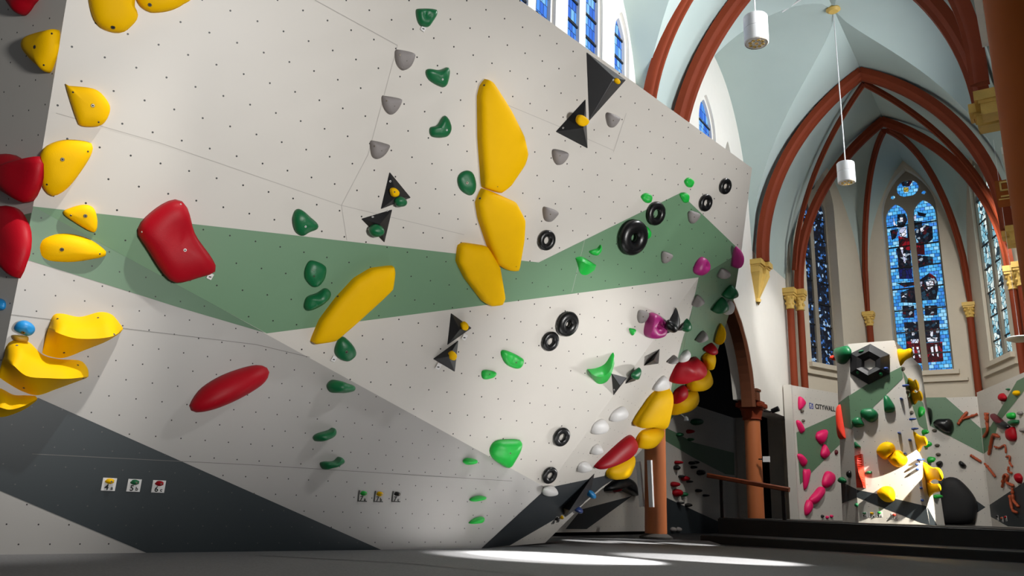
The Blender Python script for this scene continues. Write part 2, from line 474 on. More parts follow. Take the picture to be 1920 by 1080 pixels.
def ring_hold(F, c, ry, label, group, mt='K', hole=0.3, thick=0.7, mini=False):
    a, b = F.at(c[0], c[1] - ry), F.at(c[0], c[1] + ry); R = float(np.linalg.norm(a - b)) / 2
    org = F.at(c[0], c[1], 0.0) ; fm = F.frame(org)
    maj = R * (1 + hole) / 2; mn = R * (1 - hole) / 2; bm = bmesh.new(); A, B = 36, 14; g = []
    for i in range(A):
        th = 2 * pi * i / A
        g.append([bm.verts.new(((maj + mn * cos(2 * pi * j / B)) * cos(th), (maj + mn * cos(2 * pi * j / B)) * sin(th), mn * thick * (1 + sin(2 * pi * j / B)))) for j in range(B)])
    for i in range(A):
        for j in range(B):
            bm.faces.new([g[i][j], g[(i + 1) % A][j], g[(i + 1) % A][(j + 1) % B], g[i][(j + 1) % B]])
    o = link('ring_hold', bm, [mt], None, True, fm)
    for k in range(3):     # fixing screws
        th = 0.4 + 2 * pi * k / 3; bm = bmesh.new()
        bm_lathe(bm, (maj * cos(th), maj * sin(th), mn * thick * 2 - 0.003), [(R * .07, 0), (R * .07, .006), (R * .03, .006), (0, .002)], 10)
        link('screw', bm, ['steel'], o)
    return finish(o, label, 'climbing hold', group)

def jug(F, up, lip, low, h, mt, label, group, bolts=(), n=28, hs=None):
    """big ledge hold: upper face from the wall out to a lip, under-face back to the wall"""
    org = F.at(*[sum(q[i] for q in up + low) / len(up + low) for i in (0, 1)]); fm = F.frame(org); mi = fm.inverted()
    def loc(ch, hh):
        out = []
        for j, (x, y) in enumerate(ch):
            q = mi @ V(F.at(x, y, hh[j])); out.append((q.x, q.y, q.z))
        return crom(out, n, False)
    hs = hs or [h * (0.25 if j in (0, len(lip) - 1) else 1) for j in range(len(lip))]
    U = loc(up, [0] * len(up)); Lp = loc(lip, hs); D = loc(low, [0] * len(low))
    bm = bmesh.new(); rows = []
    def mix(A, B, t, bulge):
        M = A + (B - A) * t; M[:, 2] += bulge * sin(pi * t) * np.linalg.norm(B - A, axis=1); return M
    seq = [U, mix(U, Lp, .12, .25), mix(U, Lp, .35, .22), mix(U, Lp, .65, .18), mix(U, Lp, .88, .12), Lp, mix(Lp, D, .06, -.02), mix(Lp, D, .3, -.04), mix(Lp, D, .65, -.03), D]
    for S in seq: rows.append([bm.verts.new(S[k]) for k in range(n)])
    for a, b in zip(rows, rows[1:]):
        for k in range(n - 1): bm.faces.new([a[k], b[k], b[k + 1], a[k + 1]])
    for k in range(n - 1): bm.faces.new([rows[-1][k], rows[0][k], rows[0][k + 1], rows[-1][k + 1]])
    bm.faces.new([r[0] for r in rows]); bm.faces.new([r[-1] for r in rows][::-1])
    bmesh.ops.recalc_face_normals(bm, faces=bm.faces[:])
    bm.normal_update(); bvh = BVHTree.FromBMesh(bm)
    o = link('jug_hold', bm, [mt], None, True, fm, radians(70))
    for b in bolts: add_bolt(o, bvh, F, org, b, 0.0065)
    return finish(o, label, 'climbing hold', group)

def horn(F, base, tip, h, mt, label, group, tipw=0.45, n=24):
    P3 = [F.at(x, y) for x, y in base]; org = sum(P3) / len(P3); fm = F.frame(org); mi = fm.inverted()
    P2 = np.array([[(mi @ V(q)).x, (mi @ V(q)).y] for q in P3]); P2 = P2[::-1] if area2(P2) < 0 else P2
    Q = crom(P2, n); c = Q.mean(0); tq = mi @ V(F.at(tip[0], tip[1], h)); t2 = np.array([tq.x, tq.y])
    bm = bmesh.new(); prev = None
    for t, s in ((0, 1), (.12, .9), (.3, .66), (.5, .52), (.7, tipw), (.86, tipw * .95), (.95, tipw * .7), (.99, tipw * .35)):
        cc = c + (t2 - c) * t
        rr = tipw * 0.5 * sqrt(abs(area2(Q)) / pi)
        ring = []
        for k in range(n):
            d = (Q[k] - c) * s
            if t > .4:   # grow rounder towards the tip
                ang = atan2(d[1], d[0]); rnd = np.array([cos(ang), sin(ang)]) * np.linalg.norm((Q - c) * s, axis=1).mean(); d = d * .35 + rnd * .65
            ring.append(bm.verts.new((cc[0] + d[0], cc[1] + d[1], h * t)))
        if prev:
            for k in range(n): bm.faces.new([prev[k], prev[(k + 1) % n], ring[(k + 1) % n], ring[k]])
        else: bm.faces.new(ring[::-1])
        prev = ring
    tv = bm.verts.new((t2[0], t2[1], h))
    for k in range(n): bm.faces.new([prev[k], prev[(k + 1) % n], tv])
    o = link('horn_hold', bm, [mt], None, True, fm)
    return finish(o, label, 'climbing hold', group)

def twig(F, lines, r, label, group, mt='OR'):
    """branch-shaped hold: one or more bent rods joined into one"""
    org = F.at(*lines[0][0]); fm = F.frame(org); mi = fm.inverted(); bm = bmesh.new()
    for j, ln in enumerate(lines):
        pts = [mi @ V(F.at(x, y, r * 0.9)) for x, y in ln]
        pts = crom([(p.x, p.y, p.z) for p in pts], max(8, 6 * len(ln)), False)
        bm_tube(bm, pts, [r * (0.75 + 0.5 * noise.noise(Vector((i * .6, j, F.n[0])))) * (0.7 if i in (0, len(pts) - 1) else 1) for i in range(len(pts))], 8)
    o = link('branch_hold', bm, [mt], None, True, fm)
    return finish(o, label, 'climbing hold', group)

def text_mesh(body, size, parent, fm_local, mt, name='lettering', align='CENTER'):
    cu = bpy.data.curves.new('tmp_text', 'FONT'); cu.body = body; cu.size = size; cu.align_x = align; cu.align_y = 'CENTER'; cu.extrude = 0.0012; cu.offset = size * 0.022
    to = bpy.data.objects.new('tmp_text', cu); COL.objects.link(to)
    dg = bpy.context.evaluated_depsgraph_get(); dg.update()
    me = bpy.data.meshes.new_from_object(to.evaluated_get(dg)); bpy.data.objects.remove(to); bpy.data.curves.remove(cu)
    me.transform(fm_local); me.materials.clear(); me.materials.append(MT[mt]); me.name = name
    o = bpy.data.objects.new(name, me); COL.objects.link(o); o.parent = parent
    return o

def grade_tag(F, px, w, hgt, big, small, mt, label, group, slant=0.0, framed=False, hx=0.0):
    org = F.at(px[0], px[1]); fm = F.frame(org); bm = bmesh.new()
    bm_box(bm, (0, 0, 0.003), ((1, 0, 0), (0, 1, 0), (0, 0, 1)), (w / 2, hgt / 2, 0.003))
    o = link('grade_tag', bm, ['plate' if framed else 'tag'], None, False, fm)
    if framed:
        bm = bmesh.new()
        bm_box(bm, (-w / 2 + .004, 0, 0.0065), ((1, 0, 0), (0, 1, 0), (0, 0, 1)), (.004, hgt / 2, 0.0008))
        bm_box(bm, (0, -hgt / 2 + .004, 0.0065), ((1, 0, 0), (0, 1, 0), (0, 0, 1)), (w / 2, .004, 0.0008))
        link('border', bm, ['ink'], o)
    text_mesh(big, hgt * .62, o, Matrix.Translation((-w * .14, -hgt * .24, 0.0075)), 'ink', 'grade_number')
    text_mesh(small, hgt * .42, o, Matrix.Translation((w * .24, -hgt * .28, 0.0075)), 'ink', 'grade_letter')
    bm = bmesh.new(); sg = 14; prev = None
    for i in range(6):
        a = i / 6 * pi / 2
        ring = [bm.verts.new((hx + w * .3 * cos(a) * cos(2 * pi * k / sg) * (1.15 if k % 3 else .95), hgt * .25 + hgt * .22 * cos(a) * sin(2 * pi * k / sg), 0.006 + w * .42 * sin(a))) for k in range(sg)]
        if prev:
            for k in range(sg): bm.faces.new([prev[k], prev[(k + 1) % sg], ring[(k + 1) % sg], ring[k]])
        prev = ring
    bm.faces.new(prev)
    s = link('sample_hold', bm, [mt], o, True)
    bm = bmesh.new(); bm_lathe(bm, (hx, hgt * .25, 0.006 + w * .41), [(w * .07, 0), (w * .07, .003), (0, .003)], 10); link('bolt', bm, ['bolt'], s)
    return finish(o, label, 'grade tag', group)

# ------------------------------------------------------------------ the big boulder wall: corner points
b0 = on_z(0, 1040, 0); b1 = on_z(935, 1028, 0)
dW = (b1 - b0) / np.linalg.norm(b1 - b0); nW = np.array([dW[1], -dW[0], 0])
nB = nW * cos(radians(5)) - np.array([0, 0, 1]) * sin(radians(5))
FB = Facet(n=nB, p0=b0)
P0 = FB.at(62, 387); W = FB.at(1025, 915)
T = on_z(1410, 315, 4.5)
FA = Facet([P0, W, T])
M_ = FA.at(1310, 520); N1 = FA.at(1390, 472)
FL = on_z(1022, 1018, 0)
FE = Facet([W, M_, FL])
# shared base corner of the lower facet and the end facet on the floor
A3 = np.array([FB.n, FE.n, [0, 0, 1]]); b1 = np.linalg.solve(A3, np.array([FB.n @ FB.p0, FE.n @ FE.p0, 0]))
Yp = FE.at(1250, 795)
FG = Facet([M_, N1, Yp])
Lm = FB.at(5, 670); BL = P0 + (Lm - P0) * (P0[2] / (P0[2] - Lm[2]))
tA = FA.at(975, 0); up = FA.at(125, 0) - P0; et = tA - T
TL = P0 + up * np.linalg.lstsq(np.stack([up, -et], 1), T - P0, rcond=None)[0][0]
dF = np.array([-0.87, 0.5, 0])
FF = Facet([P0, BL, BL + dF])
FFu = Facet([P0, TL, P0 + dF])

bm = bmesh.new(); uvl = bm.loops.layers.uv.new('UVMap')
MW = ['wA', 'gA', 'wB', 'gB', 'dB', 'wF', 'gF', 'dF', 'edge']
paint(bm, uvl, FA, [TL, P0, W, M_, N1, T], 0)
a = FA.at
paint(bm, uvl, FA, [P0, a(480, 433), a(860, 476), a(1010, 492), a(1275, 362), N1, M_, FA.at(500, 625)], 1, .002)
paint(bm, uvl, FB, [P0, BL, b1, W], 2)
b = FB.at
V5 = b(500, 625)
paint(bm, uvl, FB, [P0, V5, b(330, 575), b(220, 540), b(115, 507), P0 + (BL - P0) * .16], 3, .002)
kl = lambda y: BL + (P0 - BL) * y
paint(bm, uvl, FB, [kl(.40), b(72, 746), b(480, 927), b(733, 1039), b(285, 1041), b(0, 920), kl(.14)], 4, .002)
e = FE.at; g = FG.at
S1, S2, S3 = e(1150, 899), e(1133, 913), e(1095, 945)
G1, G2, G3 = g(1376, 560), g(1345, 660), g(1300, 740)
paint(bm, uvl, FE, [W, b1, FL, S3, S2, S1, Yp, M_], 5)
paint(bm, uvl, FE, [W, b1, e(955, 1023), e(1060, 962), e(1092, 944), e(1128, 913), S1, e(1148, 889)], 7, .002)
paint(bm, uvl, FE, [M_, e(1298, 579), e(1281, 632), e(1262, 705), Yp], 6, .002)
paint(bm, uvl, FG, [M_, Yp, G3, G2, G1, N1], 6)
paint(bm, uvl, FF, [P0, BL, BL + dF * 3, P0 + dF * 3], 5)
paint(bm, uvl, FF, [P0 + (BL - P0) * .02, P0 + (BL - P0) * .16, P0 + (BL - P0) * .3 + dF * 3, P0 + (BL - P0) * .02 + dF * 3], 6, .002)
paint(bm, uvl, FFu, [P0, TL, TL + dF * 3, P0 + dF * 3], 5)
# back and top so the wall is a closed body
bk = np.array([-0.62, 0.78, 0])
front = [TL + dF * 3, TL, T, N1, G1, G2, G3, Yp, S1, S2, S3, FL]
back = [p + bk * k for p, k in zip(front, (.2, 1.2, .8, .6, .5, .5, .4, .4, .4, .4, .3, .3))]
fv = [bm.verts.new(V(p)) for p in front]; bv = [bm.verts.new(V(p)) for p in back]
for i in range(len(front) - 1):
    f = bm.faces.new([fv[i], fv[i + 1], bv[i + 1], bv[i]]); f.material_index = 8
f = bm.faces.new([bv[1], bv[2], bv[3], bv[5], bv[7], bv[10], bv[11], bm.verts.new(V(BL + bk * 1.2))]); f.material_index = 8
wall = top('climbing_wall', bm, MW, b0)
tag(wall, 'huge overhanging white and sage green boulder wall with dark slate base', 'climbing wall')

def seam(F, pts, wd=0.004, parent=wall, mt='seam'):
    bm = bmesh.new()
    P = [F.at(*q) for q in pts]
    for p, q in zip(P, P[1:]):
        d = (q - p) / np.linalg.norm(q - p); s = np.cross(F.n, d) * wd / 2; o = F.n * .0025
        bm.faces.new([bm.verts.new(V(x)) for x in (p + s + o, p - s + o, q - s + o, q + s + o)])
    return child('panel_joint', bm, [mt], parent)
seam(FA, [(590, 0), (745, 85)], .006)
seam(FA, [(745, 85), (690, 290), (640, 385)], .004)
seam(FA, [(105, 212), (300, 268), (640, 385), (870, 440)], .004)
seam(FA, [(930, 188), (1050, 238), (1150, 282)], .004)
seam(FA, [(1174, 212), (1150, 285)], .004)
seam(FA, [(1096, 450), (1072, 548)], .004)
seam(FA, [(640, 385), (650, 450)], .004)
seam(FB, [(20, 590), (480, 646), (590, 672)], .004, mt='seam2')
seam(FB, [(60, 851), (480, 872), (960, 902)], .004, mt='seam2')
# ------------------------------------------------------------------ holds on the big wall
GY_, GR_, GDG, GBG, GGY, GRING, GW, GP, GV_ = ('yellow holds on the big wall', 'red holds on the big wall', 'dark green holds on the big wall', 'bright green holds on the big wall',
    'grey foot holds on the big wall', 'black ring holds on the big wall', 'white holds under the wall edge', 'purple holds on the big wall', 'black triangle volumes on the big wall')
Y = lambda F, pts, h, label, **k: hold(F, pts, h, 'Y', label, GY_, **k)
Y(FA, [(212, -50), (180, -35), (167, -10), (172, 25), (187, 50), (212, 61), (235, 59), (255, 40), (259, 25), (253, 12), (252, -20)], .11, 'large rounded yellow hold cut off by the top of the picture, bolt near its bottom', bolts=[(212, 51)], p=2.8, lump=.06, br=.012)
Y(FA, [(258, -22), (254, -8), (262, 10), (275, 20), (290, 24), (320, 20), (345, 8), (358, -8), (300, -45)], .09, 'shallow yellow hold at the top beside the larger rounded one', bolts=[(281, 9)], p=2.8)
Y(FFu, [(47, 90), (55, 70), (100, 56), (106, 60), (103, 95), (90, 133), (82, 131), (60, 110)], .10, 'small yellow wedge hold on the shaded end face of the wall', bolts=[(65, 88), (97, 63), (82, 122)], p=3)
Y(FA, [(124, 162), (131, 161), (175, 166), (195, 180), (207, 202), (200, 225), (185, 237), (155, 237), (145, 227)], .075, 'flat yellow hold shaped like a shield, above the broader one at the wall corner', bolts=[(174, 198), (137, 173), (185, 229)], p=3.2)
Y(FA, [(77, 285), (117, 263), (168, 267), (174, 282), (160, 310), (130, 350), (105, 367), (90, 364), (77, 340)], .095, 'broad yellow hold tapering downward at the wall corner beside the dark red pair', bolts=[(117, 299), (165, 284), (88, 346)], p=3)
Y(FA, [(118, 400), (133, 390), (160, 384), (177, 392), (183, 415), (180, 434), (170, 434), (145, 420)], .07, 'small pointed yellow hold where the green band meets the white panel', bolts=[(160, 405), (133, 404)], p=2.8)
Y(FA, [(62, 470), (77, 447), (120, 438), (165, 448), (198, 470), (199, 480), (185, 484), (135, 492), (85, 492), (65, 485)], .13, 'long rounded yellow hold lying across the green band at the wall corner', bolts=[(116, 468), (187, 476)], p=2.6, off=.3)
jug(FB, [(92, 612), (100, 591), (117, 588), (150, 594), (187, 585), (210, 590), (225, 608)], [(91, 614), (108, 624), (140, 634), (180, 635), (212, 630), (231, 617)], [(79, 662), (92, 668), (120, 671), (160, 656), (200, 640), (226, 624)], .24, 'Y',
    'wide yellow ledge hold, uppermost of the three ledges low on the wall', GY_, bolts=[(108, 598), (184, 596), (214, 627), (120, 661)])
jug(FB, [(8, 668), (14, 645), (32, 637), (55, 642), (80, 665), (110, 673), (150, 676), (163, 688)], [(6, 672), (24, 684), (50, 705), (90, 709), (130, 710), (166, 706)], [(-4, 706), (20, 722), (45, 735), (72, 741), (110, 728), (162, 709)], .26, 'Y',
    'wide yellow ledge hold in the middle of three, a small blue hold above it', GY_, bolts=[(32, 648), (146, 685), (156, 709), (45, 727)])
jug(FB, [(-30, 727), (0, 728), (25, 740), (48, 741), (66, 742)], [(-30, 756), (0, 764), (20, 768), (45, 761), (70, 748)], [(-30, 775), (-5, 782), (15, 780), (45, 768), (68, 752)], .2, 'Y',
    'yellow ledge hold lowest of the three, at the tip of the slate band', GY_)
hold(FB, [(24, 628), (50, 630), (54, 636), (50, 642), (34, 641), (26, 637)], .07, 'TN', 'tan base block under the small blue hold above the yellow ledge', 'small holds above the yellow ledges', p=3, off=.4)
hold(FB, [(27, 613), (35, 603), (50, 601), (64, 611), (65, 622), (55, 630), (42, 626), (29, 620)], .07, 'BL', 'small bright blue hold above the yellow ledges', 'small holds above the yellow ledges', bolts=[(44, 623)], base=.05, lump=.1)
hold(FF, [(-10, 560), (3, 561), (8, 570), (4, 580), (-10, 580)], .05, 'BL', 'small blue hold at the edge of the picture on the shaded end face', 'small holds above the yellow ledges')
# reds
R_ = lambda F, pts, h, label, **k: hold(F, pts, h, 'R', label, GR_, **k)
R_(FFu, [(16, -8), (66, -8), (58, 8), (50, 20), (40, 28), (30, 22)], .1, 'dark red pointed hold at the top of the shaded end face', p=2.6)
R_(FFu, [(-45, 285), (0, 289), (22, 290), (45, 302), (75, 293), (75, 325), (65, 360), (50, 379), (30, 372), (0, 357), (-45, 340)], .13, 'large dark red hold on the shaded end face, upper of a pair', p=2.8, lump=.12)
R_(FF, [(-40, 392), (0, 386), (20, 386), (37, 400), (50, 430), (50, 465), (42, 492), (30, 520), (17, 515), (0, 492), (-40, 460)], .13, 'large red hold on the shaded end face with white tag, lower of a pair', p=2.6, tagpx=(37, 482))
R_(FA, [(259, 430), (270, 412), (300, 387), (327, 375), (345, 380), (355, 400), (367, 440), (395, 480), (405, 500), (400, 512), (375, 520), (340, 530), (320, 527), (300, 505), (275, 465), (260, 442)], .15, 'big red kidney-shaped hold overlapping the green band, white tag at its foot', bolts=[(347, 469), (339, 383), (266, 435)], p=3.3, dent=(352, 440, .13, .3), tagpx=(394, 518), wbolt=True, br=.010)
R_(FB, [(362, 765), (367, 750), (385, 727), (420, 705), (460, 690), (490, 684), (507, 690), (509, 703), (495, 722), (455, 747), (410, 767), (375, 774)], .17, 'long red lens-shaped hold low on the grey-lit panel casting a shadow', p=2.2, off=.45)
# big yellow blades
Y(FA, [(583, 641), (600, 600), (630, 560), (665, 522), (697, 503), (738, 498), (740, 510), (736, 540), (715, 560), (660, 610), (625, 640), (590, 645)], .13, 'long slanting yellow blade hold crossing the green band', p=4.2, sharp=True, n=56, bolts=[(634, 556)], br=.008)
Y(FA, [(897, 180), (902, 160), (912, 147), (922, 153), (955, 205), (980, 255), (988, 290), (982, 310), (955, 350), (938, 363), (905, 352), (898, 260)], .13, 'tallest yellow kite-shaped hold, topmost of three joined end to end', p=4.2, sharp=True, n=56, bolts=[(908, 160), (933, 350)], br=.008)
Y(FA, [(893, 380), (905, 352), (920, 358), (965, 378), (982, 412), (980, 450), (970, 509), (955, 508), (930, 495), (915, 460), (898, 410)], .13, 'yellow kite-shaped hold in the middle of three joined end to end', p=4.2, sharp=True, n=56, bolts=[(900, 372), (968, 500)], br=.008)
Y(FA, [(856, 490), (860, 460), (870, 455), (912, 461), (935, 500), (945, 560), (940, 572), (920, 574), (905, 565), (872, 522)], .12, 'yellow kite-shaped hold lowest of three, its tip below the green band', p=4.2, sharp=True, n=56)
# dark greens
D = lambda F, pts, h, label, **k: hold(F, pts, h, 'DG', label, GDG, lump=k.pop('lump', .14), **k)
D(FA, [(781, 20), (787, 16), (817, 17), (820, 25), (815, 35), (805, 50), (790, 49), (783, 37)], .07, 'dark green cup hold with a white tag, highest of its kind', tagpx=(794, 53), dent=(802, 28, .04, .4))
D(FA, [(799, 135), (805, 129), (825, 131), (840, 126), (844, 133), (842, 150), (835, 163), (825, 162), (805, 150)], .07, 'dark green triangular hold level with the highest grey foot hold', bolts=[(830, 149)], wbolt=True, br=.007)
D(FA, [(807, 240), (820, 235), (830, 220), (837, 218), (846, 232), (844, 250), (832, 258), (810, 256)], .07, 'dark green bean-shaped hold beside the tip of the tallest yellow hold', bolts=[(838, 244)], wbolt=True, br=.007)
D(FA, [(859, 340), (862, 327), (875, 320), (887, 325), (893, 342), (891, 358), (882, 367), (865, 357)], .06, 'oval dark green hold touching the side of the yellow kite hold', bolts=[(876, 343)])
D(FA, [(550, 405), (555, 394), (565, 393), (580, 405), (596, 420), (595, 430), (580, 436), (567, 443), (555, 435), (550, 420)], .075, 'dark green hold sitting on the upper edge of the green band', bolts=[(573, 425)], wbolt=True, br=.007)
D(FA, [(572, 505), (580, 490), (592, 490), (611, 500), (611, 520), (600, 536), (585, 537), (572, 522)], .06, 'squarish lumpy dark green hold within the green band', bolts=[(589, 518), (587, 507)], br=.006)
D(FA, [(571, 570), (577, 557), (595, 550), (610, 541), (620, 547), (617, 560), (600, 575), (580, 583), (572, 579)], .09, 'dark green pinch hold near the green band bottom, beside the yellow blade', p=2.2)
D(FA, [(628, 655), (635, 637), (645, 632), (655, 640), (667, 655), (668, 667), (655, 678), (640, 675), (630, 667)], .07, 'dark green rounded hold with a white tag beneath the yellow blade tip', tagpx=(626, 673), bolts=[(650, 660)])
D(FB, [(619, 722), (630, 712), (650, 717), (668, 725), (665, 735), (640, 737), (625, 735)], .13, 'dark green hold with shadow, highest on the grey-lit lower panel', off=.5)
D(FB, [(592, 820), (600, 813), (620, 807), (628, 802), (633, 805), (630, 817), (615, 826), (597, 828)], .11, 'dark green crescent hold with shadow, second down on the lower panel', off=.5)
D(FB, [(605, 870), (612, 866), (630, 865), (640, 857), (648, 862), (645, 870), (630, 877), (612, 881)], .11, 'dark green crescent hold with shadow, third down on the lower panel', off=.5)
# greys
G_ = lambda F, pts, h, label, **k: hold(F, pts, h, 'GY', label, GGY, p=2.6, br=.006, **k)
G_(FA, [(742, 95), (750, 93), (775, 99), (778, 107), (770, 125), (757, 132), (747, 125), (742, 112)], .07, 'grey half-moon foot hold at the panel joint, top of a column of three', bolts=[(750, 103), (763, 114)])
G_(FA, [(717, 181), (725, 180), (751, 185), (753, 192), (745, 207), (735, 215), (725, 210), (718, 197)], .07, 'grey half-moon foot hold in the middle of a column of three', bolts=[(725, 189), (740, 199)])
G_(FA, [(695, 266), (702, 264), (729, 271), (730, 277), (722, 290), (710, 298), (700, 295), (696, 285)], .07, 'grey half-moon foot hold above the black triangle with yellow insert', bolts=[(702, 274), (716, 283)])
G_(FA, [(1037, 282), (1045, 280), (1064, 286), (1064, 295), (1055, 307), (1045, 309), (1038, 297)], .07, 'grey foot hold below the black triangle pair near the wall top', bolts=[(1050, 292)])
G_(FA, [(1019, 392), (1025, 388), (1046, 397), (1042, 407), (1032, 416), (1022, 412)], .07, 'grey foot hold just above the lone black ring on white', bolts=[(1032, 402)])
G_(FA, [(1137, 217), (1142, 211), (1161, 220), (1160, 227), (1150, 239), (1141, 235)], .07, 'grey foot hold below the largest black triangle at the wall top', bolts=[(1150, 226)])
G_(FA, [(1291, 400), (1297, 395), (1311, 400), (1310, 407), (1300, 419), (1293, 415)], .07, 'grey foot hold on the sloping edge of the green band peak', bolts=[(1302, 407)])
G_(FA, [(1241, 477), (1245, 471), (1260, 477), (1256, 487), (1247, 494), (1242, 490)], .07, 'grey foot hold on green between the largest ring and the purple hold', bolts=[(1252, 483)])
G_(FA, [(1196, 595), (1200, 582), (1216, 587), (1210, 602), (1200, 606)], .06, 'grey foot hold beside the purple pocket hold', bolts=[(1206, 594)])
G_(FG, [(1347, 520), (1355, 505), (1367, 510), (1360, 518)], .1, 'grey foot hold highest on the green end face')
G_(FG, [(1299, 573), (1309, 555), (1318, 562), (1308, 570)], .1, 'grey foot hold on the green end face edge, second from the top')
G_(FG, [(1306, 640), (1320, 622), (1325, 630), (1317, 636)], .1, 'grey foot hold on the green end face, lowest there')
G_(FE, [(1252, 680), (1266, 667), (1268, 675), (1260, 679)], .09, 'small grey foot hold on the white underside strip near the green')
# black triangles
VL = lambda F, pts, pk, h, label, **k: volume(F, pts, pk, h, label, GV_, **k)
VL(FA, [(730, 321), (771, 371), (713, 393)], (745, 368), .09, 'black triangle volume carrying a yellow and a green hold', bolts=[(732, 340), (751, 343)])
VL(FA, [(676, 410), (736, 392), (721, 456)], (712, 420), .09, 'black triangle volume with one green hold, joined below another', bolts=[(699, 407), (726, 395)])
VL(FA, [(845, 586), (885, 615), (838, 648)], (862, 618), .09, 'black triangle volume, upper of a pair below the green band', tagpx=(871, 632))
VL(FA, [(811, 673), (860, 637), (853, 698)], (841, 668), .09, 'black triangle volume, lower of a pair below the green band', tagpx=(822, 687))
VL(FA, [(1099, 97), (1174, 150), (1104, 228)], (1152, 146), .16, 'largest black triangle volume at the top edge of the wall', bolts=[(1150, 150)])
VL(FA, [(1098, 185), (1041, 247), (1102, 279)], (1094, 240), .16, 'black triangle volume with a square yellow hold near the wall top', bolts=[(1100, 200), (1056, 240)])
sm = lambda F, pts, h, mt, label, base, **k: hold(F, pts, h, mt, label, 'small holds screwed on the black volumes', base=base, n=20, rings=6, **k)
sm(FA, [(732, 355), (740, 352), (748, 360), (745, 368), (735, 368)], .05, 'Y', 'small square yellow hold on the black triangle beside a green knob', .06, p=3.4, bolts=[(740, 360)], br=.006)
sm(FA, [(741, 372), (752, 368), (763, 376), (760, 386), (748, 388), (741, 382)], .06, 'DG', 'dark green knob on the lower edge of the upper black triangle', .05, lump=.1)
sm(FA, [(693, 428), (705, 420), (718, 426), (719, 438), (706, 445), (695, 440)], .08, 'DG', 'dark green knob hanging on the black triangle above the green band', .05, lump=.1)
sm(FA, [(864, 607), (872, 603), (878, 611), (874, 619), (866, 617)], .045, 'Y', 'small yellow hold on the upper black triangle below the green band', .06, p=3.2)
sm(FA, [(841, 663), (849, 658), (856, 666), (852, 675), (843, 673)], .045, 'Y', 'small yellow hold on the lower black triangle below the green band', .06, p=3.2)
sm(FA, [(1151, 149), (1156, 146), (1162, 153), (1160, 158), (1154, 155)], .04, 'Y', 'tiny yellow hold on the largest black triangle tip', .14, p=3)
sm(FA, [(1083, 217), (1092, 216), (1103, 226), (1100, 234), (1090, 237), (1081, 228)], .05, 'Y', 'square yellow hold on the black triangle near the wall top', .13, p=3.6)
# bright greens
B_ = lambda F, pts, h, label, **k: hold(F, pts, h, 'BG', label, GBG, **k)
B_(FA, [(904, 697), (915, 694), (931, 699), (925, 708), (907, 711)], .05, 'small flat bright green hold below the larger green almond', bolts=[(918, 702)], br=.006)
B_(FA, [(940, 660), (952, 658), (980, 672), (982, 682), (975, 691), (962, 690), (947, 680)], .06, 'bright green almond-shaped hold on white, left of the ring pair', bolts=[(968, 680)], br=.006, dent=(962, 672, .06, .35))
B_(FA, [(920, 845), (930, 829), (955, 825), (977, 827), (978, 840), (965, 865), (955, 878), (940, 872), (925, 860)], .11, 'large bright green teardrop hold at the lower white corner', bolts=[(957, 850)], br=.007)
B_(FB, [(872, 865), (880, 859), (895, 862), (895, 869), (880, 872)], .08, 'small green chip on the lower panel below the large green teardrop', off=.5)
B_(FB, [(885, 936), (900, 930), (913, 932), (910, 937), (890, 941)], .08, 'small bright green edge hold, second lowest on the lower panel', off=.5)
B_(FB, [(883, 981), (895, 972), (909, 970), (906, 980), (890, 983)], .08, 'small bright green edge hold closest to the floor', off=.5)
jug(FA, [(1101, 692), (1118, 690), (1134, 682), (1146, 664), (1150, 661)], [(1103, 694), (1116, 705), (1132, 705), (1145, 692), (1151, 672)], [(1107, 703), (1120, 719), (1136, 717), (1146, 703), (1152, 682)], .13, 'BG', 'bright green horn-shaped ledge hold at the bright corner', GBG)
B_(FA, [(1180, 617), (1186, 616), (1192, 618), (1190, 624), (1185, 629)], .04, 'tiny bright green hold near the purple pocket hold')
jug(FA, [(1079, 483), (1090, 481), (1104, 488), (1118, 497)], [(1081, 486), (1093, 491), (1106, 497), (1117, 499)], [(1083, 497), (1088, 513), (1100, 516), (1115, 507)], .08, 'BG', 'bright green half-round ledge hold on the green band', GBG)
B_(FA, [(1106, 471), (1120, 466), (1127, 459), (1127, 470), (1120, 479), (1110, 477)], .06, 'bright green wing-shaped hold above the half-round green ledge', dent=(1117, 470, .05, .3))
B_(FA, [(1203, 369), (1212, 362), (1222, 367), (1220, 379), (1211, 380)], .06, 'bright green hold just above the second largest ring', dent=(1213, 369, .04, .3))
B_(FA, [(1207, 432), (1212, 424), (1220, 435), (1217, 447), (1207, 447)], .06, 'bright green hold squeezed between the two largest rings')
B_(FA, [(1275, 364), (1285, 361), (1292, 367), (1290, 379), (1282, 379)], .05, 'bright green hold at the peak of the green band')
B_(FA, [(1284, 340), (1292, 333), (1301, 340), (1297, 351), (1289, 350)], .05, 'bright green cup hold on white above the green band peak', dent=(1293, 340, .04, .3))
# rings
for c, ry, lb in [((1023, 450), 19, 'black ring hold on white above the green band, alone'), ((1182, 444), 33, 'largest black ring hold, on the green band'), ((1227, 400), 22, 'black ring hold on the edge of the green band, second largest'),
                  ((1321, 380), 16, 'lower of two black ring holds near the far top corner'), ((1358, 349), 15, 'black ring hold nearest the far top corner of the wall'),
                  ((1061, 606), 23, 'upper black ring of a pair on the white panel'), ((1030, 639), 18, 'lower black ring of a pair on the white panel'),
                  ((1051, 818), 17, 'black ring hold beside the large green teardrop'), ((1029, 890), 15, 'lowest black ring hold, at the bottom corner of the white panel')]:
    ring_hold(FA, c, ry, lb, GRING, hole=.22 if c[0] in (1061, 1182) else .36)
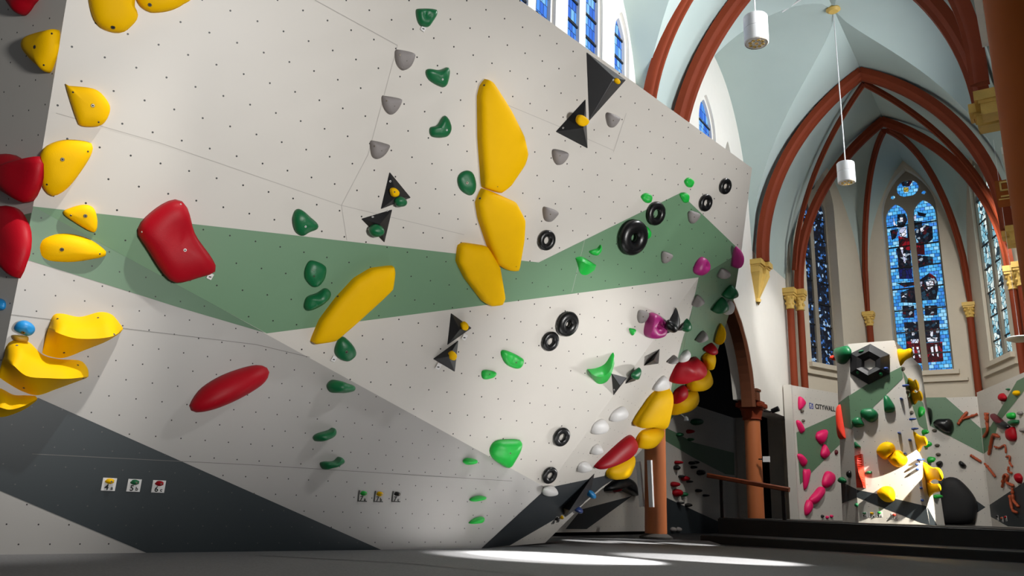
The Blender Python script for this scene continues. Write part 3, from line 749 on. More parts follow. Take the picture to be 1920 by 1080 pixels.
# purple
hold(FA, [(1302, 510), (1307, 492), (1319, 482), (1330, 492), (1329, 507), (1315, 517)], .1, 'P', 'purple hold on the green band near the end corner', GP, dent=(1326, 498, .05, .5))
hold(FG, [(1381, 505), (1386, 478), (1392, 470), (1391, 485), (1386, 500)], .16, 'P', 'purple hold mostly hidden behind the end corner', GP, off=.6)
hold(FA, [(1211, 627), (1216, 597), (1225, 587), (1240, 595), (1249, 615), (1245, 630), (1225, 635)], .14, 'P', 'purple hold with a deep pocket at the wall edge', GP, dent=(1237, 611, .05, .93), peak=(1226, 613), n=56, rings=16, p=2.8)
# underside of the end
hold(FE, [(1243, 630), (1271, 578), (1276, 597), (1262, 622)], .10, 'KV', 'black wedge volume behind the purple pocket hold', GV_, name='climbing_volume', cat='volume', sharp=True, p=1.4)
hold(FE, [(1250, 615), (1256, 602), (1264, 605), (1262, 617), (1254, 622)], .12, 'K', 'round black knob on the wedge behind the purple pocket', 'black holds under the wall edge', base=.06)
volume(FE, [(1237, 654), (1207, 686), (1235, 682)], (1226, 675), .1, 'small dark triangle volume on the white underside strip', GV_)
volume(FA, [(1146, 700), (1176, 708), (1150, 742)], (1163, 724), .12, 'two-tone grey triangle volume on the edge below the green horn', GV_, mts=('KV', 'GV'), facemats=(1, 0, 0), bolts=[(1152, 731)])
volume(FE, [(1198, 688), (1172, 720), (1192, 714)], (1188, 708), .08, 'dark triangle volume carrying a green hold on the underside', GV_)
hold(FE, [(1200, 690), (1186, 702), (1186, 710), (1194, 711), (1199, 700)], .06, 'DG', 'dark green hold on the dark triangle under the wall edge', GDG, base=.05)
volume(FG, [(1289, 597), (1259, 630), (1284, 621)], (1277, 614), .1, 'dark triangle volume beside a green hold on the end face edge', GV_)
hold(FG, [(1289, 598), (1275, 612), (1280, 620), (1293, 611)], .12, 'DG', 'dark green hold on the green end face edge', GDG)
hold(FG, [(1357, 557), (1373, 537), (1380, 544), (1375, 552)], .14, 'DG', 'dark green hold at the outline of the end face, upper of two', GDG)
hold(FG, [(1337, 584), (1357, 560), (1362, 573), (1350, 582)], .14, 'DG', 'dark green hold at the outline of the end face, lower of two', GDG)
for pts, lb, F in [([(1274, 680), (1278, 669), (1292, 659), (1296, 666), (1287, 677)], 'white egg-shaped hold above the largest red under-edge hold', FG),
                ([(1228, 734), (1239, 715), (1250, 707), (1256, 718), (1253, 730)], 'white egg-shaped hold above the big yellow wedge hold', FE),
                ([(1148, 792), (1155, 775), (1172, 765), (1180, 775), (1172, 786)], 'white egg-shaped hold on the underside strip, second in the diagonal row', FE),
                ([(1114, 815), (1120, 797), (1135, 789), (1143, 800), (1135, 812)], 'white egg-shaped hold in the middle of the diagonal row', FE),
                ([(1112, 853), (1118, 840), (1127, 836), (1131, 846), (1122, 851)], 'small white hold beside the long red hold tip', FE),
                ([(1088, 887), (1092, 872), (1105, 869), (1110, 880)], 'small white hold just above the slate patch on the end face', FE),
                ([(1022, 930), (1027, 917), (1042, 915), (1047, 925), (1035, 930)], 'white hold at the lowest corner where the slate patch begins', FE),
                ([(1360, 590), (1370, 567), (1378, 572), (1372, 588)], 'white hold at the outline of the green end face', FG)]:
    hold(F, pts, .085, 'W', lb, GW, off=.5, bolts=())
ru = lambda F, pts, h, label, **k: hold(F, pts, h, 'R', label, 'red holds under the wall edge', off=k.pop('off', .4), **k)
ru(FG, [(1259, 720), (1266, 698), (1281, 682), (1298, 680), (1314, 676), (1327, 697), (1314, 707), (1292, 712)], .2, 'largest red hold on the end face, above a row of yellow holds', lump=.25)
ru(FE, [(1121, 882), (1145, 855), (1185, 821), (1197, 830), (1195, 842), (1170, 862)], .16, 'long red cone-shaped hold low under the wall edge')
ru(FG, [(1260, 757), (1270, 737), (1287, 726), (1289, 737), (1275, 750)], .14, 'red hold tucked between yellow holds on the end face')
ru(FG, [(1325, 657), (1340, 647), (1343, 657), (1330, 664)], .14, 'small red hold highest on the end face')
yu = lambda F, pts, h, label, **k: hold(F, pts, h, 'Y', label, 'yellow holds under the wall edge', off=k.pop('off', .4), **k)
yu(FE, [(1195, 800), (1215, 765), (1235, 740), (1259, 731), (1255, 770), (1245, 803), (1220, 801)], .2, 'big yellow wedge hold under the wall edge beside the column', p=2.8)
yu(FE, [(1197, 835), (1210, 812), (1245, 805), (1240, 820), (1220, 840), (1200, 842)], .16, 'yellow hold touching the blunt end of the long red cone')
yu(FE, [(1142, 895), (1150, 880), (1190, 855), (1187, 875), (1175, 895), (1150, 900)], .15, 'lowest yellow hold under the wall edge, below the red cone')
yu(FG, [(1255, 777), (1267, 755), (1285, 743), (1310, 734), (1310, 752), (1290, 770), (1262, 778)], .16, 'long yellow hold on the end face just above the big wedge', lump=.1)
yu(FG, [(1292, 732), (1300, 712), (1318, 704), (1332, 696), (1337, 715), (1320, 730)], .16, 'yellow hold on the end face under the largest red one', lump=.1)
yu(FG, [(1322, 672), (1340, 662), (1335, 690), (1325, 692)], .14, 'narrow yellow hold beside the small highest red one')
yu(FG, [(1352, 622), (1357, 610), (1352, 635), (1345, 647)], .14, 'topmost yellow sliver at the outline of the end face')
volume(FE, [(1115, 887), (1055, 952), (1060, 970), (1093, 945), (1107, 928)], (1068, 957), .12, 'long black wedge volume on the slate patch of the end face', GV_)
hold(FE, [(1103, 930), (1107, 922), (1114, 923), (1114, 931), (1108, 934)], .1, 'BL', 'small blue hold at the edge of the slate patch', 'blue holds low on the end face', off=.4)
hold(FE, [(1080, 958), (1085, 953), (1091, 953), (1090, 959), (1084, 962)], .08, 'NB', 'small navy hold under the black wedge volume tip', 'blue holds low on the end face', off=.4)
# grade tags
gt = 'grade tags on the slate band'
grade_tag(FB, (204, 908), .098, .092, '4', 'a', 'Y', 'white grade tag 4a with a mini yellow hold', gt)
grade_tag(FB, (251, 910), .098, .092, '5', 'b', 'DG', 'white grade tag 5b with a mini green hold', gt)
grade_tag(FB, (297, 912), .098, .092, '6', 'c', 'R', 'white grade tag 6c with a mini red hold', gt)
gt = 'grade tags on the lower white panel'
grade_tag(FB, (680, 930), .1, .1, '7', 'a', 'BG', 'framed grade tag with a mini bright green hold', gt, framed=True)
grade_tag(FB, (710, 931), .1, .1, '7', 'b', 'Y', 'framed grade tag with a mini yellow hold', gt, framed=True)
grade_tag(FB, (743, 931), .1, .1, '7', 'c', 'K', 'framed grade tag with a mini black hold', gt, framed=True)
grade_tag(FE, (1040, 975), .09, .11, '4', 'a', 'K', 'small grade tag low on the white triangle of the end face', 'grade tags on the end face', framed=True)
grade_tag(FE, (1049, 972), .09, .11, '5', 'a', 'Y', 'small grade tag low on the end face, closer to the black wedge', 'grade tags on the end face', framed=True)
# ------------------------------------------------------------------ church: helpers
ZH = np.array([0, 0, 1.0])
def holed_slab(bm, outer, holes, o3, ex, en, th, mi=0, smi=None):
    """flat wall in the ex / up plane, front at o3, thickness th against en, with openings through it"""
    smi = mi if smi is None else smi
    P = lambda q, d: V(np.asarray(o3) + ex * q[0] + ZH * q[1] - en * d)
    loops = [outer] + holes
    tris = tessellate_polygon([[Vector((q[0], q[1], 0)) for q in l] for l in loops])
    flat = [q for l in loops for q in l]
    fr = [bm.verts.new(P(q, 0)) for q in flat]; bk = [bm.verts.new(P(q, th)) for q in flat]
    for t in tris:
        for vs, sgn in ((fr, 1), (bk, -1)):
            try: f = bm.faces.new([vs[i] for i in t])
            except ValueError: continue
            f.normal_update(); f.material_index = mi
            if f.normal.dot(Vector(en)) * sgn < 0: f.normal_flip()
    i0 = 0
    for l in loops:
        n = len(l)
        for k in range(n):
            a, b2 = i0 + k, i0 + (k + 1) % n
            f = bm.faces.new([fr[a], fr[b2], bk[b2], bk[a]]); f.material_index = smi
        i0 += n

def lancet(xc, w, z0, zs, zt, n=8):
    """pointed-arch outline"""
    hw = w / 2; r = zt - zs; R = (hw * hw + r * r) / (2 * hw)
    out = [(xc - hw, z0), (xc + hw, z0)]
    for i in range(n + 1):
        x = hw * cos(pi / 2 * i / n) if i < n else 0
        out.append((xc + x, zs + sqrt(max(0, R * R - (x + R - hw) ** 2))))
    for i in range(n - 1, -1, -1):
        x = hw * cos(pi / 2 * i / n)
        out.append((xc - x, zs + sqrt(max(0, R * R - (x + R - hw) ** 2))))
    return out

def circle(xc, zc, r, n=20, lobes=0):
    return [(xc + r * (1 + .16 * abs(cos(lobes * pi * i / n)) - .1 if lobes else 1) * cos(2 * pi * i / n), zc + r * (1 + .16 * abs(cos(lobes * pi * i / n)) - .1 if lobes else 1) * sin(2 * pi * i / n)) for i in range(n)]

HW, RISE, VC, SPZ = 2.5, 4.2, 2.86, 6.2
RA = (HW * HW + RISE * RISE) / (2 * HW)
def AZ(x):
    x = min(1, abs(x)); return sqrt(max(0, RA * RA - (x * HW + RA - HW) ** 2))

wn = [0]
def window(o3, ex, en, xc, w, z0, zs, zt, lights, gl, rec, label, bars=.55, quat=None, figs=None, Fg=None, sill=True, mwid=.13):
    wn[0] += 1
    root = empty('window_%d' % wn[0], np.asarray(o3) + ex * xc + ZH * z0)
    tag(root, label, 'window', None, 'structure')
    bm = bmesh.new()
    hs = [circle(*quat, n=24, lobes=2)] if quat else []
    hs += lights
    holed_slab(bm, lancet(xc, w + .04, z0 - .02, zs, zt + .02), hs, np.asarray(o3) - en * rec, ex, en, .12)
    child('frame', bm, ['stone' if quat else 'plaster'], root)
    for li, l in enumerate(hs):
        bm = bmesh.new(); uvl = bm.loops.layers.uv.new('UVMap'); go = np.asarray(o3) - en * (rec + .06)
        vs = [bm.verts.new(V(go + ex * q[0] + ZH * q[1])) for q in l]
        for t in tessellate_polygon([[Vector((q[0], q[1], 0)) for q in l]]):
            f = bm.faces.new([vs[i] for i in t]); f.normal_update()
            if f.normal.dot(Vector(en)) < 0: f.normal_flip()
            for lp in f.loops:
                d = np.array(lp.vert.co) - go; lp[uvl].uv = (float(d @ ex), float(d[2]))
        mats = ['gl_' + gl, 'gl_dark', 'gl_red', 'gl_white', 'gl_deep', 'gl_gold']
        for (mi, pts) in (figs or {}).get(li, []):
            P3 = [on_plane(x, y, en, go) for x, y in pts]
            vv = [bm.verts.new(V(p + en * (.003 + .0015 * mi))) for p in P3]
            for t in tessellate_polygon([[Vector((float((p - go) @ ex), float(p[2]), 0)) for p in P3]]):
                f = bm.faces.new([vv[i] for i in t]); f.normal_update(); f.material_index = mi
                if f.normal.dot(Vector(en)) < 0: f.normal_flip()
                for lp in f.loops:
                    d = np.array(lp.vert.co) - go; lp[uvl].uv = (float(d @ ex), float(d[2]))
        child('glass_pane', bm, mats, root)
        if not (quat and li in (0, 3, 4)):
            bm = bmesh.new(); x0 = min(q[0] for q in l); x1 = max(q[0] for q in l); zt_ = max(q[1] for q in l); z = min(q[1] for q in l) + bars * .8
            while z < zt_ - .25:
                bm_box(bm, go + ex * (x0 + x1) / 2 + ZH * z + en * .02, (ex, en, ZH), ((x1 - x0) / 2, .012, .018)); z += bars
            child('saddle_bars', bm, ['lead'], root)
    if sill:
        bm = bmesh.new(); bm_box(bm, np.asarray(o3) + ex * xc + ZH * (z0 - .07) - en * (rec / 2 - .05), (ex, en, ZH), (w / 2 + .12, rec / 2 + .05, .06))
        child('sill', bm, ['plasterw' if quat else 'plaster'], root)
    return root

def struct(name, bm, mats, label, cat, origin, smooth=False, angle=None):
    o = top(name, bm, mats, origin, smooth, angle); tag(o, label, cat, None, 'structure'); return o

# ------------------------------------------------------------------ floor and stage
bm = bmesh.new(); bm_box(bm, (3, 12, -.12), np.eye(3), (26, 24, .06)); struct('floor', bm, ['black'], 'black floor under the bouldering mats', 'floor', (3, 12, -.18))
def slab_poly(name, pts, z0, z1, mt, label, cat, kind=None, bev=0.0):
    bm = bmesh.new(); b_ = [bm.verts.new((p[0], p[1], z0)) for p in pts]; t_ = [bm.verts.new((p[0], p[1], z1)) for p in pts]
    bm.faces.new(t_); bm.faces.new(b_[::-1]); n = len(pts)
    for k in range(n): bm.faces.new([b_[k], b_[(k + 1) % n], t_[(k + 1) % n], t_[k]])
    bmesh.ops.recalc_face_normals(bm, faces=bm.faces[:])
    if bev: bmesh.ops.bevel(bm, geom=[e_ for e_ in bm.edges if abs(e_.verts[0].co.z - z1) < 1e-5 and abs(e_.verts[1].co.z - z1) < 1e-5], offset=bev, segments=3, affect='EDGES')
    o = top(name, bm, [mt], (sum(p[0] for p in pts) / n, sum(p[1] for p in pts) / n, z0))
    return tag(o, label, cat, 'bouldering mats' if cat == 'mat' else None, kind)
gp = lambda x, y: tuple(on_z(x, y, 0)[:2])
slab_poly('bouldering_mat', [(-9, -2), (4.4, -2), (4.9, 7.5), gp(1920, 1074), gp(1780, 1058), gp(1650, 1044), gp(1500, 1033), gp(1380, 1025), gp(1200, 1019), gp(1060, 1018), (b1[0] + .2, b1[1] + .35), (b0[0] + 1.2 * nW[0] * -.2, b0[1] + .3), (-9, 3)], -.06, 0, 'mat', 'grey speckled bouldering mat in front of the boulder wall', 'mat', bev=.01)
def mat_seam(px, parent):
    P = [on_z(x, y, .002) for x, y in px]; bm = bmesh.new()
    for p_, q_ in zip(P, P[1:]):
        d_ = (q_ - p_) / np.linalg.norm(q_ - p_); s_ = np.cross(ZH, d_) * .012
        bm.faces.new([bm.verts.new(V(x)) for x in (p_ - s_, q_ - s_, q_ + s_, p_ + s_)])
    child('seam', bm, ['black'], parent)
mat_seam([(480, 1041), (760, 1056), (1010, 1080), (1100, 1092)], bpy.data.objects['bouldering_mat'])
slab_poly('bouldering_mat', [gp(1060, 1017), gp(1200, 1018), gp(1360, 1022), gp(1330, 1013), gp(1180, 1008), gp(1030, 1008), (-2.5, 17), (-2, 11.5)], -.06, -.008, 'mat', 'narrow strip of mat between the wall end and the front column', 'mat', bev=.008)
def cw_poly(l): return [tuple(CW(s, v, 0)[:2]) for s, v in l]
slab_poly('step', cw_poly([(.8, .45), (.8, 9), (2.3, 9), (2.3, .15)]), -.06, .07, 'black', 'low black padded step in front of the stage', 'step', bev=.012)
slab_poly('stage', cw_poly([(2.3, .22), (2.3, 9), (12, 9), (12, -.5), (8, -.5), (5, .22)]), -.06, .36, 'black', 'black raised stage carrying the small climbing tower', 'stage', bev=.02)

# ------------------------------------------------------------------ columns, arcade, nave walls
def column(s, v, label):
    c = CW(s, v, 0); root = empty('stone_column', c); tag(root, label, 'column', 'terracotta columns of the arcade')
    bm = bmesh.new(); bm_lathe(bm, c, [(.18, .06), (.178, 1), (.172, 2.5), (.172, 2.52)], 32); child('shaft', bm, ['ribp'], root, True, radians(50))
    bm = bmesh.new(); bm_lathe(bm, c, [(.27, 0), (.27, .03), (.24, .05), (.2, .07), (.18, .08)], 32); child('base', bm, ['dstone'], root, True, radians(40))
    bm = bmesh.new(); bm_lathe(bm, c, [(.172, 2.46), (.21, 2.48), (.2, 2.52), (.22, 2.58), (.235, 2.68), (.255, 2.7), (.255, 2.74)], 24); child('capital', bm, ['rib'], root, True, radians(35))
    bm = bmesh.new(); bm_box(bm, c + ZH * 2.79, (UU, VV, ZH), (.27, .27, .05))
    for sd in (1, -1):
        for k in range(7):
            bm_box(bm, c + UU * (-.225 + k * .075) + VV * sd * .275 + ZH * 2.79, (UU, VV, ZH), (.022, .012, .03)); bm_box(bm, c + VV * (-.225 + k * .075) + UU * sd * .275 + ZH * 2.79, (UU, VV, ZH), (.012, .022, .03))
    bm_box(bm, c + ZH * 2.86, (UU, VV, ZH), (.23, .23, .03))
    child('abacus', bm, ['rib'], root)
    return root
c1 = column(0, 0, 'terracotta column beside the boulder wall end, white battens on it')
c2 = column(5.3, 0, 'terracotta column behind the wooden handrail with patterned capital')

def arcarch(c, hw, sp, rise, n=14):
    R = (hw * hw + rise * rise) / (2 * hw) if rise >= hw else None
    out = []
    for i in range(2 * n + 1):
        x = -hw * cos(pi * i / (2 * n)); out.append((c + x, sp + (sqrt(max(0, R * R - (abs(x) + R - hw) ** 2)))))
    return out
arc = arcarch(2.65, 2.3, 2.72, 2.45)
WLF = .2
outer = [(-9, 5.3), (-.3, 5.3), (-.3, 2.9), (.35, 2.9)] + [(max(.35, min(4.95, x)), max(2.9, z)) for x, z in arc[2:-2]] + [(4.95, 2.9), (5.62, 2.9), (5.62, 2.75), (8.05, 2.75), (8.05, 10.9), (-9, 10.9)]
holes = [lancet(-4.4, 1.1, 5.7, 8.5, 9.5), lancet(-2.93, 1.13, 5.7, 8.5, 9.4), lancet(-1.65, .56, 5.9, 8.2, 8.8), lancet(2.45, 1.0, 6.9, 8.3, 9.15), lancet(3.75, .5, 6.9, 8.0, 8.6)]
bm = bmesh.new(); holed_slab(bm, outer, holes, CW(0, WLF, 0), UU, VV, .5)
struct('wall_left', bm, ['plaster'], 'white nave wall with lancet windows above the boulder wall', 'wall', CW(0, WLF, 2.9))
o3 = CW(0, WLF, 0)
def two(xc, w, z0, zt, m=.16): q = (w - m) / 4; return [lancet(xc - q - m / 2, 2 * q - .04, z0 + .02, zt - .3, zt), lancet(xc + q + m / 2, 2 * q - .04, z0 + .02, zt - .3, zt)]
window(o3, UU, VV, -4.4, 1.1, 5.7, 8.5, 9.5, two(-4.4, 1.04, 5.7, 9.0), 'clear', .06, 'tall lancet window pair nearest, cut by the top of the picture', bars=.42)
window(o3, UU, VV, -2.93, 1.13, 5.7, 8.5, 9.4, two(-2.93, 1.07, 5.7, 9.0), 'clear', .06, 'tall blue lancet window pair above the largest black triangle', bars=.42)
window(o3, UU, VV, -1.65, .56, 5.9, 8.2, 8.8, [lancet(-1.65, .46, 5.92, 8.2, 8.7)], 'clear', .06, 'single narrow lancet window left of the red ribs', bars=.42)
window(o3, UU, VV, 2.45, 1.0, 6.9, 8.3, 9.15, [lancet(2.45, .86, 6.92, 8.3, 9.05)], 'clear', .06, 'single lancet window between the thick red rib and the vault', bars=.42)
bm = bmesh.new(); bm_box(bm, CW(3.75, WLF - .45, 7.8), (UU, VV, ZH), (.35, .03, 1)); struct('trim_1', bm, ['plaster'], 'plastered back of the small blind niche near the chancel arch', 'niche', CW(3.75, WLF - .45, 6.8))
# painted soffit of the arcade arch
bm = bmesh.new(); ar2 = arcarch(2.65, 2.3, 2.72, 2.45, 20); path = [CW(s, -.05, z) for s, z in ar2]; fr = []
for i, (s, z) in enumerate(ar2):
    a_ = np.array(ar2[max(i - 1, 0)]); b_ = np.array(ar2[min(i + 1, len(ar2) - 1)]); t_ = (b_ - a_) / np.linalg.norm(b_ - a_); nrm = np.array([-t_[1], t_[0]])
    fr.append((VV, UU * nrm[0] + ZH * nrm[1]))
bm_sweep(bm, path, fr, [(-.04, -.07), (.2, -.07), (.25, -.03), (.25, .03), (-.04, .03)]); struct('trim_2', bm, ['arch'], 'brown painted pointed arch between the two terracotta columns', 'arch', CW(2.65, 0, 2.72))
bm = bmesh.new(); bm_box(bm, CW(5.06, .08, 3.0), (UU, VV, ZH), (.11, .16, .13)); bm_box(bm, CW(5.07, .08, 3.1), (UU, VV, ZH), (.13, .18, .025)); struct('trim_3', bm, ['arch'], 'brown impost block on the column capital behind the handrail', 'impost', CW(5.0, 0, 2.85))
# right nave wall and the near pier
bm = bmesh.new(); holed_slab(bm, [(-4.6, 5.2), (8.05, 5.2), (8.05, 10.9), (-4.6, 10.9)], [lancet(-2.9, 1.6, 6.4, 8.6, 9.8), lancet(2.7, 1.8, 6.4, 8.6, 9.8)], CW(0, 5.52, 0), UU, -VV, .45)
struct('wall_right', bm, ['plaster'], 'white nave wall opposite the boulder wall', 'wall', CW(0, 5.52, 5.2))
for xc, w in ((-2.9, 1.6), (2.7, 1.8)):
    window(CW(0, 5.52, 0), UU, -VV, xc, w, 6.4, 8.6, 9.8, two(xc, w - .2, 6.4, 9.2), 'clear', .22, 'lancet window pair in the opposite nave wall at bay %s' % ('one' if xc < 0 else 'two'), bars=.5)
bm = bmesh.new(); pc = CW(-5.0, 5.94, 0); bm_lathe(bm, pc, [(.41, -.06), (.41, 10.5)], 32); struct('trim_4', bm, ['brown'], 'thick brown painted pier at the edge of the picture', 'pier', pc - ZH * .06, True, radians(40))

# ------------------------------------------------------------------ vaults
VHW = 2.68
def web(bm, f, na, nb):
    g = [[bm.verts.new(V(f(i / na, j / nb))) for j in range(nb + 1)] for i in range(na + 1)]
    for i in range(na):
        for j in range(nb):
            try: bm.faces.new([g[i][j], g[i + 1][j], g[i + 1][j + 1], g[i][j + 1]])
            except ValueError: pass
def groin(bm, s0, s1, q=1.7):
    sc_, sh = (s0 + s1) / 2, (s1 - s0) / 2
    for sg in (-1, 1):
        def f(i, j):
            a_ = -1 + 2 * i; k = abs(a_) ** q; b_ = sg * (k + (1 - k) * j); return CW(sc_ + sh * a_, VC + VHW * b_, SPZ + .04 + AZ(k) * 1.0)
        web(bm, f, 40, 12)
        def f2(i, j):
            b_ = -1 + 2 * i; k = abs(b_) ** (1 / q); a_ = sg * (k + (1 - k) * j); return CW(sc_ + sh * a_, VC + VHW * b_, SPZ + .04 + AZ(b_))
        web(bm, f2, 40, 12)
def barrel(bm, s0, s1):
    web(bm, lambda i, j: CW(s0 + (s1 - s0) * j, VC + VHW * (-1 + 2 * i), SPZ + .04 + AZ(-1 + 2 * i)), 40, 3)
bm = bmesh.new(); groin(bm, -6.5, -.95); barrel(bm, -.95, .12); struct('ceiling_1', bm, ['vault'], 'grey green groin vault of the near bay behind the first red rib', 'vault', CW(-3, VC, SPZ), True, radians(40))
bm = bmesh.new(); groin(bm, .12, 5.2); barrel(bm, 5.2, 5.45); struct('ceiling_2', bm, ['vault'], 'grey green groin vault with the golden boss', 'vault', CW(2.6, VC, SPZ), True, radians(40))
bm = bmesh.new(); barrel(bm, 5.45, 8.05); struct('ceiling_3', bm, ['vault'], 'grey green pointed vault between the two large red arches', 'vault', CW(6.7, VC, SPZ), True, radians(40))

RIB = [(-.14, .06), (.14, .06), (.14, -.08), (.11, -.12), (.07, -.14), (.05, -.2), (-.05, -.2), (-.07, -.14), (-.11, -.12), (-.14, -.08)]
def rib_arch(name, s, hw, sp, rise, label, sec=RIB, vc=VC, n=24, mt='rib', zlow=0.0):
    R = (hw * hw + rise * rise) / (2 * hw); bm = bmesh.new()
    for sg in (-1, 1):
        path, fr = [], []
        th1 = atan2(rise, R - hw)
        ths = np.linspace(0, th1, n)
        pts = [(hw - R + R * cos(t), R * sin(t), t) for t in ths]
        if zlow: pts = [(hw, -zlow, 0)] + pts
        for x, z, t in pts:
            path.append(CW(s, vc + sg * x, sp + z)); fr.append((UU * sg, VV * sg * cos(t) + ZH * sin(t)))
        bm_sweep(bm, path, fr, sec)
    struct(name, bm, [mt], label, 'rib', CW(s, vc, sp), True, radians(28))
def wide(k, d=1.0): return [(x * k, y * d) for x, y in RIB]
rib_arch('trim_5', -1.12, 2.52, SPZ + .35, 3.95, 'thinner red transverse rib, nearer of the two side by side', wide(.5, .9), zlow=.35)
rib_arch('trim_6', .05, 2.5, SPZ, 4.2, 'thick red transverse rib in front of the golden boss', wide(1.05, 1.0))
rib_arch('trim_7', 5.3, 2.5, 6.12, 4.24, 'great red chancel arch behind the second pendant lamp', wide(1.0, .95))
rib_arch('trim_8', 8, 2.38, 6.05, 4.3, 'inner red arch framing the stained glass apse', wide(.8, .8), zlow=0)

def space_rib(name, pts, label, sec):
    bm = bmesh.new(); n = len(pts); fr = []
    for i in range(n):
        t_ = pts[min(i + 1, n - 1)] - pts[max(i - 1, 0)]; t_ = t_ / np.linalg.norm(t_); h_ = np.cross(t_, ZH); h_ /= np.linalg.norm(h_); fr.append((h_, np.cross(h_, t_)))
    bm_sweep(bm, pts, fr, sec); struct(name, bm, ['rib'], label, 'rib', pts[-1], True, radians(28))
for k, (v1, lb) in enumerate(((.46, 'slim red rib from the chancel arch top down to the double capital'), (5.26, 'slim red rib from the chancel arch top to the far capital behind the pier'))):
    pts = []
    for t_ in np.linspace(0, 1, 24):
        vv = VC + (v1 - VC) * t_; pts.append(CW(5.6 + 2.25 * t_, vv, 6.05 + AZ((vv - VC) / 2.42 * .995) * 1.0 - .02))
    space_rib('trim_%d' % (9 + k), pts, lb, wide(.36, .5))

# corbels and capitals
def corbel(pos, ex, en, label, sc=1.0, drop=True):
    """double stepped corbel; pos = top centre on the wall, ex along the wall, en out of it"""
    root = empty('corbel', pos); tag(root, label, 'corbel', 'ochre corbels carrying the ribs')
    for k, dx in enumerate((-.19, .13)):
        d = .34 if k else .26; c = np.asarray(pos) + ex * dx * sc
        bm = bmesh.new()
        for z0, z1, g_ in ((0, .12, 1.0), (.12, .16, .86), (.16, .3, .78)):
            bm_box(bm, c + en * d * g_ * sc * .5 - ZH * (z0 + z1) / 2 * sc, (ex, en, ZH), (.16 * g_ * sc, d * g_ * sc * .5, (z1 - z0) / 2 * sc))
        child('moulding', bm, ['gold'], root)
    if drop:
        bm = bmesh.new(); z0, z1 = -.3 * sc, -.9 * sc
        tv = [bm.verts.new(V(np.asarray(pos) + ex * x * sc + en * y * sc + ZH * z0)) for x, y in ((-.3, 0), (-.3, .2), (-.05, .22), (-.03, .28), (.24, .28), (.26, 0))]
        bv = [bm.verts.new(V(np.asarray(pos) + ex * x * sc + en * y * sc + ZH * z1)) for x, y in ((-.04, 0), (-.04, .05), (-.01, .06), (0, .06), (.03, .06), (.03, 0))]
        bm.faces.new(tv); bm.faces.new(bv[::-1])
        for k in range(6): bm.faces.new([tv[k], tv[(k + 1) % 6], bv[(k + 1) % 6], bv[k]])
        bmesh.ops.recalc_face_normals(bm, faces=bm.faces[:]); child('tapering_bracket', bm, ['gold'], root)
        bm = bmesh.new(); bm_lathe(bm, np.asarray(pos) + en * .05 * sc, [(0, -1.03 * sc), (.05 * sc, -.95 * sc), (.07 * sc, -.9 * sc), (.04 * sc, -.86 * sc)], 12); child('drop_finial', bm, ['gold'], root, True)
    return root
corbel(CW(5.34, .2, 6.13), UU, VV, 'ochre corbel under the great chancel arch on the white wall')
corbel(CW(5.34, 5.52, 6.1), UU, -VV, 'ochre corbel beside the thick pier, second one down', 1.0, False)
corbel(CW(-.2, 5.52, 6.36), UU, -VV, 'largest ochre corbel on the thick pier, under two red ribs', 1.2, False)
# meander block
gk = px_s(1888, 362, 4.2); bm = bmesh.new(); bm_box(bm, gk + VV * .25, (UU, VV, ZH), (.2, .42, .2)); mb = struct('trim_11', bm, ['brown'], 'brown block with a square meander pattern beside the pier', 'block', gk)
bm = bmesh.new()
for (x0, y0, x1, y1) in ((-.12, .14, .2, .17), (-.12, -.02, -.09, .17), (-.12, -.02, .05, .01), (.02, -.14, .05, .01), (-.12, -.14, .05, -.11), (-.16, -.19, .24, -.17)):
    bm_box(bm, gk + VV * ((x0 + x1) / 2 + .02) - UU * .205 + ZH * (y0 + y1) / 2, (VV, UU, ZH), ((x1 - x0) / 2, .008, (y1 - y0) / 2))
child('meander_relief', bm, ['gold'], mb)

def capital(bm, c, r, h, mi=0):
    bm_lathe(bm, c, [(r * 1.02, -h), (r * 1.25, -h * .97), (r * 1.05, -h * .9), (r * 1.1, -h * .6), (r * 1.5, -h * .3), (r * 1.6, -h * .25)], 18, mi=mi)
    for lv, (zz, rr, nn) in enumerate(((-.72, 1.25, 6), (-.45, 1.5, 7))):
        for k in range(nn):
            th = 2 * pi * (k + .5 * lv) / nn; p_ = np.asarray(c) + np.array([cos(th), sin(th), 0]) * r * rr * .9 + ZH * h * zz
            m_ = bmesh.ops.create_icosphere(bm, subdivisions=1, radius=r * .42, matrix=Matrix.Translation(V(p_)) @ Matrix.Diagonal((1, 1, 1.3, 1)))
    bm_box(bm, np.asarray(c) - ZH * h * .12, (UU, VV, ZH), (r * 1.75, r * 1.75, h * .12), mi); bm_box(bm, np.asarray(c) - ZH * h * .3, (UU, VV, ZH), (r * 1.55, r * 1.55, h * .05), mi)
def shaft(pos2, r, ztop, zbot, label, grp='red vaulting shafts', both=None):
    root = empty('vaulting_shaft', CW(pos2[0], pos2[1], zbot)); tag(root, label, 'shaft', grp)
    for q in ([pos2] + ([both] if both else [])):
        bm = bmesh.new(); bm_lathe(bm, CW(q[0], q[1], 0), [(r, zbot), (r, ztop - .4)], 18); child('shaft', bm, ['rib'], root, True, radians(40))
        bm = bmesh.new(); capital(bm, CW(q[0], q[1], ztop), r, .55 if r > .086 else .4); child('capital', bm, ['gold'], root, True, radians(40))
    return root
shaft((7.75, .34), .088, 6.08, .36, 'pair of red shafts with gilded leaf capitals beside the left-hand apse window', both=(8.02, .52))
shaft((7.75, 5.38), .088, 6.08, .36, 'pair of red shafts with gilded capitals behind the thick pier', both=(8.02, 5.2))
shaft((10.86, 1.66), .085, 6.0, .36, 'slim red shaft with capital between the narrow dark window and the central window')
shaft((10.86, 4.11), .085, 6.0, .36, 'slim red shaft with capital between the central window and the pale window')

